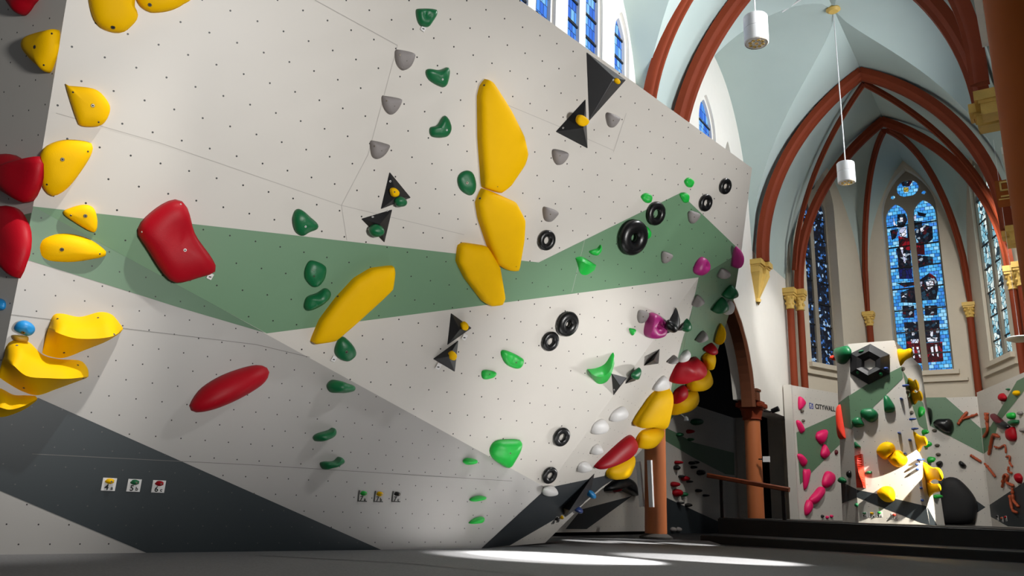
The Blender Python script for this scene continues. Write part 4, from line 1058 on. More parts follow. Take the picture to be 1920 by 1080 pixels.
# ------------------------------------------------------------------ apse
AP = [(8.0, .3), (11, 1.6), (11, 4.17), (8.0, 5.42)]
KP = (8.35, 2.86)
def apse_facet(i):
    a_, b_ = np.array(AP[i]), np.array(AP[i + 1]); d_ = b_ - a_; L_ = np.linalg.norm(d_); d_ /= L_; ex = UU * d_[0] + VV * d_[1]
    en = np.cross(ZH, ex);
    if np.dot(en, CW(9, 2.86, 0) - CW(a_[0], a_[1], 0)) < 0: en = -en
    return CW(a_[0], a_[1], 0), ex, en, L_
c2s = lambda l, ox, oy, k: [(ox + x / k, oy + y / k) for x, y in l]
A_ = lambda l: c2s(l, 1640, 310, 5.4); B2 = lambda l: c2s(l, 1660, 500, 4.907)
figL = [(1, A_([(230, 500), (310, 490), (330, 560), (290, 640), (225, 620)])), (1, A_([(155, 660), (245, 640), (215, 735), (175, 760)])), (1, A_([(325, 600), (345, 600), (365, 860), (340, 870)])),
        (1, A_([(215, 850), (255, 825), (360, 850), (380, 1075), (240, 1075), (235, 940)])), (2, A_([(240, 715), (350, 735), (357, 860), (300, 870), (245, 830)])), (3, A_([(245, 640), (320, 620), (325, 720), (260, 725)])),
        (3, A_([(255, 530), (285, 528), (287, 570), (262, 572)])), (3, A_([(190, 520), (206, 590), (250, 622), (240, 640), (192, 600)])), (3, A_([(255, 830), (285, 830), (318, 950), (312, 992), (295, 985), (290, 930)])),
        (4, B2([(120, 20), (248, 15), (252, 112), (130, 115)])), (1, B2([(100, 150), (270, 140), (275, 170), (180, 190)])), (1, B2([(140, 240), (275, 185), (283, 335), (145, 330)])), (3, B2([(145, 285), (168, 264), (198, 285), (170, 280)])),
        (1, B2([(155, 362), (265, 358), (267, 470), (160, 472)])), (1, B2([(170, 512), (315, 506), (325, 690), (190, 690)])), (2, B2([(190, 690), (330, 680), (345, 890), (200, 885)])),
        (3, B2([(245, 740), (262, 735), (272, 840), (258, 850)])), (3, B2([(285, 740), (305, 738), (327, 838), (312, 832)])), (3, B2([(235, 670), (305, 668), (305, 702), (240, 704)])), (3, B2([(243, 600), (270, 600), (268, 632), (246, 634)])), (3, B2([(165, 60), (235, 55), (240, 100), (200, 75), (170, 100)]))]
figR = [(1, A_([(430, 470), (525, 490), (510, 525), (440, 510)])), (1, A_([(372, 460), (402, 460), (398, 560), (480, 570), (482, 630), (390, 650)])), (1, A_([(410, 660), (500, 600), (585, 620), (592, 740), (545, 785), (450, 785), (408, 720)])),
        (2, A_([(410, 785), (502, 780), (508, 905), (415, 905)])), (1, A_([(420, 910), (590, 925), (592, 1000), (430, 1045)])), (3, A_([(460, 640), (490, 625), (500, 660), (470, 680)])), (3, A_([(395, 520), (418, 490), (420, 540), (404, 560)])),
        (1, B2([(300, 135), (400, 60), (470, 110), (490, 190), (468, 305), (325, 312)])), (3, B2([(372, 140), (440, 128), (445, 180), (395, 215)])), (3, B2([(310, 142), (340, 138), (335, 190), (322, 190)])),
        (1, B2([(360, 360), (475, 355), (480, 447), (365, 452)])), (1, B2([(355, 498), (495, 490), (507, 690), (370, 700)])), (2, B2([(370, 705), (525, 690), (532, 872), (388, 882)])),
        (3, B2([(382, 655), (480, 652), (475, 686), (392, 692)])), (3, B2([(415, 740), (440, 735), (447, 822), (432, 815)])), (3, B2([(450, 720), (475, 718), (492, 832), (476, 820)])), (3, B2([(412, 590), (440, 588), (436, 642), (416, 642)])), (2, B2([(395, 90), (410, 60), (470, 100), (430, 110)]))]
figQ = [(1, A_([(250, 130), (300, 95), (370, 105), (385, 160), (350, 215), (280, 210)])), (5, A_([(290, 225), (345, 222), (340, 270), (295, 272)]))]
SD = [1]
for i in range(3):
    o3, ex, en, L_ = apse_facet(i)
    if i == 1: xc, w, gl = 1.3, 1.4, 'blue'
    else:
        pa = on_plane(1546 if i == 0 else 1842, 560, en, o3); xc = float((pa - o3) @ ex); w, gl = 1.4, ('side' if i == 0 else 'pale')
        if i == 2: xc = min(xc + w / 2, L_ - .85)
    z0, zs, zt = 4.3, 8.75, 10.15
    hole = lancet(xc, w, z0, zs, zt)
    bm = bmesh.new(); holed_slab(bm, [(-.05, .3), (L_ + .05, .3), (L_ + .05, 10.9), (-.05, 10.9)], [hole], o3, ex, en, .45)
    struct('wall_' + ('apse_left', 'apse_back', 'apse_right')[i], bm, ['plasterw'], 'cream apse wall around the ' + ('narrow dark', 'central blue', 'pale sparkling')[i] + ' stained glass window', 'wall', o3)
    m_ = .15; q = (w - .12 - m_) / 2; l1 = lancet(xc - q / 2 - m_ / 2, q, z0 + .02, 8.75, 9.2); l2 = lancet(xc + q / 2 + m_ / 2, q, z0 + .02, 8.75, 9.2)
    flip = False
    a1 = np.dot(ex, VV) > 0
    Ls = ([l1, l2] if a1 else [l2, l1]) + [circle(xc - .4, 9.42, .06, 10), circle(xc + .4, 9.42, .06, 10)]
    fg = {0: figQ, 1: figL, 2: figR} if i == 1 else None
    window(o3, ex, en, xc, w, z0, zs, zt, Ls, gl, (.26, .26, .08)[i], ('narrow dark blue stained glass window seen at an angle', 'tall central stained glass window with pale figures on blue', 'pale sparkling stained glass window near the pier')[i], bars=.62, quat=(xc, 9.62, .27), figs=fg)
    # string course under the window
    bm = bmesh.new(); bm_box(bm, o3 + ex * xc + en * .04 + ZH * 4.02, (ex, en, ZH), (min(L_ / 2, 1.0), .05, .04)); struct('trim_%d' % (12 + i), bm, ['plasterw'], 'narrow stone ledge under the ' + ('narrow dark', 'central', 'pale')[i] + ' apse window', 'ledge', o3 + ex * xc + ZH * 4)
# apse vault webs and ribs
def hrib(r): return sqrt(max(0, 1 - (1 - r) ** 2.1))
bm = bmesh.new()
for i in range(3):
    a_, b_ = np.array(AP[i]), np.array(AP[i + 1])
    def f(i_, j_):
        t = i_; r = j_; p_ = a_ + (b_ - a_) * t; p_ = p_ + (np.array(KP) - p_) * r
        lh = AZ(2 * t - 1) / RISE; hh = hrib(r); return CW(p_[0], p_[1], 6.0 + 4.38 * (1 - (1 - lh) * (1 - hh)))
    web(bm, f, 28, 16)
struct('ceiling_4', bm, ['vault'], 'grey green apse vault above the stained glass windows', 'vault', CW(KP[0], KP[1], 6), True, radians(35))
for i, lb in ((1, 'slim red apse rib on the near side of the central window top'), (2, 'slim red apse rib beside the sunlit sparkles')):
    pts = []
    for r in np.linspace(0, .97, 22):
        p_ = np.array(AP[i]) + (np.array(KP) - np.array(AP[i])) * r; pts.append(CW(p_[0], p_[1], 6.0 + 4.3 * hrib(r) - .04))
    space_rib('trim_%d' % (14 + i), pts, lb, wide(.5, .6))

# boss and pendant lamps
bs = CW(2.6, VC, SPZ + RISE + .02); bm = bmesh.new(); bm_lathe(bm, bs, [(0, -.07), (.09, -.06), (.14, -.02), (.12, .05)], 20)
struct('trim_17', bm, ['gold'], 'golden boss at the crown of the vault', 'boss', bs, True, radians(40))
def pendant(s, v, zc, label, ztop):
    c = CW(s, v, zc); root = empty('pendant_lamp', c - ZH * .21); tag(root, label, 'lamp', 'white pendant lamps')
    bm = bmesh.new(); bm_lathe(bm, c, [(.15, -.21), (.162, -.2), (.162, -.01), (.157, -.004), (.157, .004), (.162, .01), (.162, .185), (.15, .2), (.0, .205)], 32); child('lamp_housing', bm, ['lamp'], root, True, radians(35))
    bm = bmesh.new(); bm_lathe(bm, c - ZH * .213, [(0, .012), (.14, .004), (.148, -.001), (.148, .003), (0, .02)], 28); child('reflector', bm, ['refl'], root)
    for k in range(9):
        th = 2 * pi * k / 8; rr = 0 if k == 8 else .085; bm = bmesh.new(); bm_lathe(bm, c + np.array([cos(th) * rr, sin(th) * rr, -.214]), [(.0, -.008), (.022, -.004), (.026, .004)], 10); child('light_source', bm, ['gold'], root, True)
    bm = bmesh.new(); bm_lathe(bm, c, [(.024, .2), (.02, .24), (.011, .26), (.011, ztop - zc)], 10); child('cord', bm, ['lamp'], root, True, radians(40))
pendant(-2.95, 2.86, 6.83, 'nearest white cylindrical pendant lamp before the red ribs', 10.3)
pendant(2.6, 2.86, 6.83, 'white cylindrical pendant lamp hanging in front of the chancel arch', 10.3)
bm = bmesh.new(); ra, rb_ = px_s(1466, 22, 1.6), px_s(1520, -14, 1.6); bm_tube(bm, [ra, (ra + rb_) / 2, rb_], [.022] * 3, 8); o = top('tube_light', bm, ['lamp'], ra); tag(o, 'thin white tube under the vault beside the golden boss', 'lamp')
dc = px_s(1912, 636, 5.0); root = empty('disc_lamp', dc); tag(root, 'white disc lamp in front of the pale apse window by the pier', 'lamp')
bm = bmesh.new(); bm_lathe(bm, dc, [(0, -.05), (.12, -.045), (.22, -.01), (.24, .02), (.2, .04), (.04, .06), (0, .06)], 28); child('lamp_shade', bm, ['lamp'], root, True, radians(40))
bm = bmesh.new(); bm_lathe(bm, dc, [(.003, .06), (.003, 6.3)], 8); child('cord', bm, ['lamp'], root)
# ------------------------------------------------------------------ climbing tower on the stage
ST = 4.0
t_cb, t_ct, t_rt, t_rk, t_rb = (px_s(*q, ST) for q in ((1610, 980), (1590, 645), (1677, 638), (1691, 687), (1743, 984)))
FT = Facet(n=-UU, p0=t_cb)
t_lt, t_lb = px_s(1568, 657, 4.5), px_s(1580, 978, 4.5)
FTL = Facet([t_ct, t_cb, t_lb])
FTL_pt = FTL.at(1568, 657)
t_rbb = px_s(1768, 985, 4.85)
FTR = Facet([t_rk, t_rb, t_rbb])
t_rtt = FTR.at(1723, 683)
bm = bmesh.new(); uvl = bm.loops.layers.uv.new('UVMap'); k = FT.at
paint(bm, uvl, FT, [t_ct, t_cb, t_rb, t_rk, t_rt], 0)
paint(bm, uvl, FT, [k(1592, 742), k(1625, 721), t_rk, k(1692, 694), k(1693, 709), k(1636, 765), k(1597, 804), k(1595, 790)], 1, .003)
paint(bm, uvl, FT, [k(1606, 918), k(1645, 926), k(1678, 935), k(1737, 949), t_rb, k(1727, 980), k(1645, 948), k(1607, 932)], 2, .003)
l = FTL.at
paint(bm, uvl, FTL, [t_ct, FTL_pt, l(1580, 978), t_cb], 0)
paint(bm, uvl, FTL, [l(1572, 756), l(1592, 741), l(1597, 804), l(1576, 798)], 1, .003)
paint(bm, uvl, FTL, [l(1577, 903), l(1606, 917), l(1607, 933), l(1579, 944)], 2, .003)
r_ = FTR.at
paint(bm, uvl, FTR, [t_rk, t_rb, r_(1768, 985), t_rtt], 0)
paint(bm, uvl, FTR, [r_(1692, 694), r_(1731, 757), r_(1741, 812), r_(1723, 797), r_(1701, 735)], 1, .003)
paint(bm, uvl, FTR, [t_rb, r_(1738, 949), r_(1757, 985), r_(1756, 986)], 2, .003)
bkv = [bm.verts.new(V(p)) for p in (FTL_pt + UU * .8, t_rtt + UU * .3, r_(1768, 985) + UU * .3, l(1580, 978) + UU * .8)]
tv = [bm.verts.new(V(p)) for p in (t_ct, t_rt, t_rk, t_rtt, t_rtt + UU * .3, FTL_pt + UU * .8, FTL_pt)]
bm.faces.new(tv).material_index = 0
bm.faces.new(bkv).material_index = 3
for a_, b_ in (((FTL_pt, l(1580, 978)), (bkv[0], bkv[3])), ((t_rtt, r_(1768, 985)), (bkv[1], bkv[2]))):
    bm.faces.new([bm.verts.new(V(a_[0])), bm.verts.new(V(a_[1])), b_[1], b_[0]]).material_index = 3
tw = top('climbing_tower', bm, ['wF', 'gF', 'dF', 'wF'], t_cb); tag(tw, 'free-standing white climbing tower with sage green band on the black stage', 'climbing tower')

# hexagon ring volume
def hexring(F, outer, cpx, r_in, h, label):
    P3 = [F.at(*q) for q in outer]; org = F.at(*cpx); fm = F.frame(org); mi = fm.inverted()
    O = np.array([[(mi @ V(p)).x, (mi @ V(p)).y] for p in P3]); O = O[::-1] if area2(O) < 0 else O
    bm = bmesh.new(); rows = [[bm.verts.new((q[0] * s, q[1] * s, z)) for q in O] for s, z in ((1, 0), (1, .02), (.6, h), (.38, h * .7), (r_in, .012), (r_in, 0))]
    for a_, b_ in zip(rows, rows[1:] + rows[:1]):
        for k in range(6): bm.faces.new([a_[k], a_[(k + 1) % 6], b_[(k + 1) % 6], b_[k]])
    bmesh.ops.recalc_face_normals(bm, faces=bm.faces[:])
    o = link('hexagon_volume', bm, ['KV'], None, False, fm); return finish(o, label, 'volume', None)
hexring(FT, [(1632, 645), (1668, 665), (1668, 701), (1629, 721), (1594, 700), (1595, 663)], (1631, 683), .28, .13, 'black hexagonal ring volume at the top of the climbing tower')
GH, GT, GB = 'small holds on the hexagon volume', 'green holds on the climbing tower', 'blue pegs on the climbing tower'
th = lambda F, pts, h, mt, label, grp, **k: hold(F, pts, h, mt, label, grp, n=22, rings=6, **k)
def blob(F, c, rx, ry, h, mt, label, grp, rot=0.0, **k):
    pts = [(c[0] + rx * cos(a_) * cos(rot) - ry * sin(a_) * sin(rot), c[1] + rx * cos(a_) * sin(rot) + ry * sin(a_) * cos(rot)) for a_ in np.linspace(0, 2 * pi, 9)[:-1]]
    return hold(F, pts, h, mt, label, grp, n=14, rings=5, **k)
blob(FT, (1615, 659), 6, 2.6, .06, 'DG', 'small green hold on the hexagon volume, upper one', GH, -.25, base=.06)
blob(FT, (1661, 691), 5, 3, .06, 'NB', 'small navy hold on the hexagon volume near the green band', GH, 0, base=.05)
blob(FT, (1609, 698), 4, 4, .06, 'DG', 'small green knob low on the hexagon volume by the tower corner', GH, 0, base=.05)
blob(FT, (1651, 701), 4, 4, .06, 'DG', 'small green knob low on the hexagon volume by the navy hold', GH, 0, base=.05)
th(FTL, [(1566, 654), (1577, 650), (1588, 649), (1594, 663), (1584, 680), (1573, 682), (1566, 667)], .14, 'DG', 'dark green hold at the top corner of the climbing tower', GT)
blob(FTL, (1563, 671), 4, 5, .1, 'CO', 'coral hold peeking out behind the tower top corner', 'coral holds on the climbing tower')
th(FT, [(1614, 769), (1622, 766), (1636, 766), (1646, 776), (1641, 789), (1629, 791), (1614, 778)], .12, 'DG', 'largest green hold on the tower front, below the green band', GT)
th(FT, [(1598, 786), (1610, 782), (1620, 795), (1616, 800), (1603, 801), (1597, 793)], .1, 'DG', 'green hold on the tower front at the foot of the green band', GT)
th(FT, [(1657, 743), (1664, 742), (1672, 752), (1678, 763), (1675, 772), (1660, 773), (1657, 763)], .1, 'DG', 'green drop-shaped hold on the tower front below the hexagon', GT)
th(FT, [(1602, 828), (1608, 832), (1614, 839), (1603, 840)], .07, 'DG', 'small green triangular hold above the coral twisted volume', GT)
blob(FT, (1628, 886), 7, 3, .07, 'DG', 'small dark green hold beside the coral twisted volume', GT, -.15)
th(FTL, [(1572, 901), (1577, 894), (1585, 900), (1584, 905), (1577, 906)], .08, 'DG', 'green hold above the slate patch on the tower side', GT)
blob(FTL, (1592, 889), 3, 7, .07, 'K', 'narrow black hold on the tower side', 'black holds on the climbing tower')
blob(FTL, (1606, 947), 2.2, 4, .05, 'DG', 'tiny green hold low on the tower corner', GT)
hold(FTL, [(1569, 760), (1574, 757), (1579, 790), (1584, 822), (1573, 824)], .1, 'CO', 'long coral blade hold on the side of the tower', 'coral holds on the climbing tower', sharp=True, p=2)
def twist(F, pts, label):
    P3 = [F.at(*q) for q in pts]; org = sum(P3) / 4; fm = F.frame(org); mi = fm.inverted(); L_ = [mi @ V(p) for p in P3]
    bm = bmesh.new(); n = 14; rows = []
    for i in range(n + 1):
        t = i / n; a_ = L_[0].lerp(L_[3], t); b_ = L_[1].lerp(L_[2], t); mid = a_.lerp(b_, .35 + .45 * t); hh = .08 + .16 * sin(pi * min(1, t * 1.05)) ** 2
        rows.append([bm.verts.new(a_), bm.verts.new((mid.x, mid.y, hh)), bm.verts.new((b_.x, b_.y, .06 + .1 * (1 - t))), bm.verts.new(b_)])
    for r0, r1 in zip(rows, rows[1:]):
        for q in range(4): bm.faces.new([r0[q], r0[(q + 1) % 4], r1[(q + 1) % 4], r1[q]])
    bm.faces.new(rows[0][::-1]); bm.faces.new(rows[-1]); bmesh.ops.recalc_face_normals(bm, faces=bm.faces[:])
    o = link('twisted_volume', bm, ['CO'], None, False, fm); finish(o, label, 'volume', 'coral holds on the climbing tower')
twist(FT, [(1602, 855), (1618, 852), (1624, 915), (1606, 914)], 'coral twisted volume at the foot of the tower front')
yt = 'yellow holds on the climbing tower front'
hold(FT, [(1643, 848), (1649, 834), (1662, 828), (1675, 833), (1678, 846), (1668, 857), (1656, 861)], .2, 'Y', 'round yellow hold on the tower front, upper of a touching pair', yt, peak=(1664, 842))
hold(FT, [(1665, 862), (1672, 852), (1680, 844), (1690, 846), (1701, 859), (1698, 870), (1686, 876), (1675, 873)], .2, 'Y', 'round yellow hold on the tower front, lower of a touching pair', yt, peak=(1684, 858))
hold(FT, [(1644, 922), (1656, 912), (1671, 913), (1678, 926), (1675, 940), (1660, 941), (1649, 933)], .2, 'Y', 'brightly lit yellow hold on the slate band of the tower', yt, peak=(1664, 926))
for c, lb, F in [((1690, 748), 'navy peg highest on the tower front', FT), ((1686, 812), 'navy peg second down on the tower front, nearer the middle', FT), ((1706, 825), 'navy peg on the tower front beside the second yellow horn', FT),
              ((1697, 851), 'navy peg touching the yellow pair on the tower front', FT), ((1719, 871), 'navy peg on the tower edge level with the big yellow horn', FT), ((1720, 880), 'navy peg with long shadow just below another at the edge', FT),
              ((1727, 915), 'navy peg with long shadow, second lowest at the tower edge', FT), ((1729, 938), 'navy peg with long shadow, lowest at the tower edge', FT),
              ((1697, 723), 'navy peg highest on the bright side of the tower', FTR), ((1710, 786), 'navy peg on the bright side between two grey chips', FTR), ((1714, 804), 'navy peg on the bright side just above a yellow horn', FTR), ((1725, 862), 'navy peg on the bright side above the biggest yellow horn', FTR)]:
    blob(F, c, 3.2, 2.4, .1, 'NB', lb, GB, .2)
for c, lb in [((1693, 692), 'grey chip near the top of the tower side'), ((1702, 735), 'grey chip beside the double yellow hold on the tower side'), ((1709, 774), 'grey chip lowest on the tower side')]:
    blob(FTR, c, 2, 4, .05, 'BR', lb, 'grey chips on the tower side')
yh = 'yellow horn holds on the tower side'
horn(FTR, [(1682, 657), (1690, 655), (1696, 668), (1690, 686), (1686, 680)], (1711, 660), .34, 'Y', 'yellow horn hold at the very top of the tower side', yh, .5)
horn(FTR, [(1702, 711), (1710, 712), (1714, 730), (1709, 737)], (1722, 722), .24, 'Y', 'upper half of the double yellow hold on the tower side', yh, .7)
horn(FTR, [(1707, 735), (1714, 736), (1719, 752), (1714, 758)], (1729, 741), .26, 'Y', 'lower half of the double yellow hold on the tower side', yh, .7)
horn(FTR, [(1712, 811), (1720, 815), (1726, 838), (1722, 847)], (1738, 826), .27, 'Y', 'yellow horn hold halfway up the tower side', yh, .5)
horn(FTR, [(1730, 868), (1739, 872), (1746, 895), (1738, 904)], (1767, 890), .42, 'Y', 'longest yellow horn hold on the tower side', yh, .6)
horn(FTR, [(1737, 905), (1745, 906), (1749, 922), (1742, 931)], (1764, 914), .34, 'Y', 'lowest yellow horn hold on the tower side', yh, .5)
for c, rx, ry, lb in [((1728, 772), 3, 10, 'long leafy green hold on the green patch of the tower side'), ((1735, 810), 3, 5, 'bright green hold behind the halfway yellow horn'), ((1740, 833), 4, 6, 'bright green hold just under the halfway yellow horn'),
                   ((1746, 862), 4, 6, 'bright green hold above the longest yellow horn'), ((1759, 931), 5, 4, 'bright green hold lowest on the tower side')]:
    blob(FTR, c, rx, ry, .1, 'BG', lb, 'bright green holds on the tower side', lump=.3, off=.4)
for i, (x, y, mt, lb) in enumerate([(1621, 965, 'DG', 'green'), (1635, 965, 'Y', 'yellow'), (1649, 964, 'BG', 'bright green'), (1677, 968, 'CO', 'coral')]):
    grade_tag(FT, (x, y), .1, .1, '4567'[i], 'abac'[i], mt, 'grade tag with a mini %s hold at the tower foot' % lb, 'grade tags at the tower foot')

# ------------------------------------------------------------------ climbing walls around the apse
zt_ = 3.5
Pa, Pb, Pc, Pd = CW(7.2, sv(px_s(1486, 735, 7.2))[1], .36), CW(10.55, 1.75, .36), CW(10.55, 4.08, .36), CW(7.4, 5.3, .36)
FS1 = Facet([Pa, Pb, Pa + ZH]); FS2 = Facet([Pb, Pc, Pb + ZH]); FS3 = Facet([Pc, Pd, Pc + ZH])
def panel(name, F, A, B, ztop, paints, label, ret=None):
    bm = bmesh.new(); uvl = bm.loops.layers.uv.new('UVMap'); H = ZH * (ztop - A[2])
    paint(bm, uvl, F, [A, B, B + H, A + H], 0)
    for mi, pts in paints: paint(bm, uvl, F, [F.at(*q) if len(q) == 2 else np.array(q) for q in pts], mi, .003)
    bk_ = -F.n * .12; vs = [bm.verts.new(V(p)) for p in (A, B, B + H, A + H)]; vb = [bm.verts.new(V(p + bk_)) for p in (A, B, B + H, A + H)]
    for i in range(4): bm.faces.new([vs[i], vs[(i + 1) % 4], vb[(i + 1) % 4], vb[i]]).material_index = 3
    bm.faces.new(vb[::-1]).material_index = 3
    o = top(name, bm, ['wF', 'gF', 'dF', 'wF'], A); return tag(o, label, 'climbing wall', 'climbing walls along the apse')
w1 = panel('climbing_wall', FS1, Pa, Pb, zt_, [(1, [(1493, 811), (1569, 777), (1600, 763), (1600, 810), (1570, 838), (1519, 889), (1500, 909)])], 'white and green climbing wall with blue and black lettering, pink holds')
bm = bmesh.new(); Pz = CW(7.2, sv(px_s(1471, 735, 7.2))[1], .36); bm_box(bm, (Pa + Pz) / 2 + ZH * (zt_ - .36) / 2 - UU * .05, (VV, UU, ZH), (np.linalg.norm(Pa - Pz) / 2, .05, (zt_ - .36) / 2)); child('end_panel', bm, ['wF'], w1)
w2 = panel('climbing_wall', FS2, Pb, Pc, zt_, [(1, [(1690, 746), (1773, 745), (1839, 803), (1844, 851), (1741, 797), (1690, 772)]), (2, [(1690, 846), (1768, 895), (1848, 951), (1832, 961), (1828, 984), (1690, 980)])], 'climbing wall behind the tower with green band and black holds')
w3 = panel('climbing_wall', FS3, Pc, Pd, zt_ + .1, [(1, [(1841, 803), (1857, 800), (1907, 714), (1935, 700), (1935, 715), (1873, 792), (1859, 839), (1845, 851)]), (2, [(1849, 951), (1925, 901), (1950, 990), (1890, 987), (1851, 965)])], 'climbing wall with branch-shaped holds by the edge of the picture')
# lettering on the first panel
def panel_text(F, px, h, body, mt, parent, name, align='LEFT'):
    o = F.at(*px); m_ = F.frame(o + F.n * .004); return text_mesh(body, h, parent, wm(parent).inverted() @ m_, mt, name, align)
panel_text(FS1, (1528, 762), .17, 'CITYWALL', 'ink', w1, 'lettering')
bm = bmesh.new(); e0 = FS1.at(1520.5, 761) + FS1.n * .004; q_ = .07
for (x0, y0, x1, y1) in ((-1, -1, -.7, 1), (-1, .7, .1, 1), (-1, -1, .1, -.7), (-.2, -1, .1, .1), (.35, -.4, .6, 1), (.35, -1, 1.2, -.7), (.95, -1, 1.2, 1), (.6, .4, .95, .7)):
    bm_box(bm, e0 + FS1.e1 * (x0 + x1) / 2 * q_ + FS1.e2 * (y0 + y1) / 2 * q_, (FS1.e1, FS1.e2, FS1.n), ((x1 - x0) / 2 * q_, (y1 - y0) / 2 * q_, .001))
child('emblem', bm, ['logoblue'], w1)
pk = lambda pts, h, lb, **k: th(FS1, pts, h, 'PK', lb, 'pink holds on the lettered wall', **k)
pk([(1498, 746), (1502, 744), (1510, 754), (1507, 762), (1499, 768)], .1, 'pink hold beside the blue emblem, highest of the pink ones')
pk([(1494, 791), (1499, 789), (1508, 807), (1506, 811), (1501, 811)], .1, 'narrow pink hold at the wall edge where the green band starts')
pk([(1531, 821), (1534, 810), (1547, 805), (1551, 809), (1547, 826), (1540, 833)], .14, 'round pink hold on the green band, upper of a joined pair')
pk([(1540, 848), (1545, 833), (1549, 836), (1555, 851), (1548, 860), (1541, 856)], .12, 'pink hold on the green band, lower of a joined pair')
pk([(1496, 854), (1502, 851), (1513, 864), (1510, 873), (1504, 873)], .1, 'small pink hold at the wall edge inside the green band')
pk([(1507, 881), (1513, 880), (1519, 880), (1517, 893), (1510, 919), (1507, 905)], .1, 'pink icicle-shaped hold pointing down from the green band')
pk([(1543, 908), (1547, 889), (1554, 883), (1564, 889), (1564, 903), (1552, 915)], .14, 'large rounded pink hold, top of the diagonal chain of three')
pk([(1518, 937), (1528, 923), (1537, 913), (1546, 914), (1545, 925), (1530, 945), (1522, 945)], .14, 'large pink hold in the middle of the diagonal chain of three')
pk([(1510, 949), (1515, 937), (1522, 942), (1522, 954), (1513, 967), (1510, 961)], .12, 'pink hold at the bottom of the diagonal chain of three')
for c, mt, lb in [((1504, 771), 'BR', 'tiny grey chip under the highest pink hold'), ((1506, 789), 'BR', 'tiny grey chip above the narrow pink hold'), ((1542, 968), 'K', 'tiny black chip at the foot of the lettered wall'), ((1551, 970), 'PK', 'tiny pink chip at the foot of the lettered wall, lower one'),
               ((1559, 968), 'PK', 'tiny pink chip at the foot of the lettered wall, nearer the tower'), ((1568, 848), 'MR', 'small maroon hold on the lettered wall behind the tower')]:
    blob(FS1, c, 2.4, 3 if mt != 'MR' else 5, .06, mt, lb, 'small chips on the lettered wall')
bk2 = 'black holds on the wall behind the tower'
th(FS2, [(1750, 792), (1757, 786), (1770, 785), (1783, 786), (1788, 800), (1783, 812), (1770, 810), (1751, 797)], .25, 'K', 'big glossy black wedge hold behind the tower', bk2, p=2.8)
th(FS2, [(1728, 765), (1737, 763), (1746, 767), (1748, 786), (1743, 796), (1730, 792)], .25, 'K', 'big black hold half hidden by the tower edge', bk2)
th(FS2, [(1797, 867), (1802, 864), (1812, 873), (1807, 877), (1800, 874)], .12, 'K', 'black half-moon hold below the green band', bk2)
th(FS2, [(1755, 867), (1764, 864), (1768, 870), (1762, 876), (1756, 873)], .12, 'K', 'black rounded hold close to the tower side', bk2)
for c, lb in [((1752, 807), 'small grey-brown chip under the big black wedge hold'), ((1757, 835), 'small grey-brown chip in the middle of a column behind the tower'), ((1759, 852), 'small grey-brown chip lowest of a column behind the tower')]:
    blob(FS2, c, 5, 3, .07, 'BR', lb, 'grey-brown chips behind the tower')
hold(FS2, [(1766, 905), (1790, 895), (1815, 915), (1831, 940), (1831, 962), (1824, 980), (1790, 984), (1764, 975)], .28, 'dark' if False else 'matk', 'large rounded black pad leaning on the wall behind the tower', None, cat='pad', name='foam_pad', p=3.2, n=40)
br = 'terracotta branch-shaped holds'
twig(FS2, [[(1796, 796), (1803, 785), (1814, 772)], [(1803, 786), (1819, 781), (1833, 776)]], .045, 'forked terracotta branch hold on the green band', br)
twig(FS3, [[(1847, 774), (1850, 792), (1851, 808), (1844, 820)], [(1851, 774), (1851, 790)]], .045, 'upright terracotta branch hold at the inner corner of the walls', br)
twig(FS3, [[(1873, 819), (1862, 816), (1858, 831), (1854, 853)]], .05, 'hooked terracotta branch hold just below the green corner', br)
twig(FS2, [[(1819, 853), (1830, 860), (1840, 866)]], .04, 'straight terracotta branch hold before the inner corner', br)
twig(FS3, [[(1846, 869), (1856, 881), (1866, 894)]], .04, 'straight terracotta branch hold past the inner corner, sloping down', br)
twig(FS3, [[(1864, 837), (1873, 840), (1884, 835), (1886, 850)]], .03, 'thin wavy terracotta branch hold, uppermost of the wavy chain', br)
twig(FS3, [[(1886, 857), (1893, 856), (1893, 867), (1898, 875)]], .03, 'thin S-shaped terracotta branch hold, second in the wavy chain', br)
twig(FS3, [[(1891, 875), (1891, 884), (1897, 887)]], .035, 'short bent terracotta branch hold beside the red diamond', br)
twig(FS3, [[(1879, 914), (1883, 892), (1889, 892), (1887, 904), (1900, 911)]], .045, 'arched terracotta branch hold above the slate base', br)
twig(FS3, [[(1898, 914), (1899, 930), (1901, 940), (1910, 950)], [(1893, 928), (1898, 955), (1907, 961)]], .045, 'forked terracotta branch hold hanging over the slate base', br)
g3 = 'coloured holds on the wall by the pier'
th(FS3, [(1875, 742), (1879, 737), (1886, 746), (1882, 753), (1876, 750)], .12, 'R', 'red hold near the top of the wall beside the pier', g3)
blob(FS3, (1890, 730), 3, 2, .06, 'DG', 'tiny green hold highest on the wall beside the pier', g3)
blob(FS3, (1906, 737), 5, 5, .1, 'Y', 'small yellow hold on the green stripe beside the pier', g3, lump=.3)
th(FS3, [(1891, 775), (1900, 774), (1902, 783), (1893, 786)], .12, 'BG', 'green hold stacked on a second green hold, upper one', g3)
th(FS3, [(1892, 790), (1907, 787), (1908, 794), (1898, 799)], .12, 'DG', 'darker green hold right under the upper green one', g3)
th(FS3, [(1889, 806), (1895, 802), (1900, 801), (1904, 822), (1898, 828), (1891, 824)], .14, 'R', 'large red hold below the two green ones', g3)
th(FS3, [(1866, 782), (1875, 786), (1892, 800), (1884, 806), (1873, 800)], .14, 'K', 'black wing-shaped hold beside the green stripe', g3)
th(FS3, [(1860, 775), (1871, 782), (1884, 795), (1877, 797), (1867, 786)], .17, 'MR', 'dark red hold on the black wing-shaped one', g3)
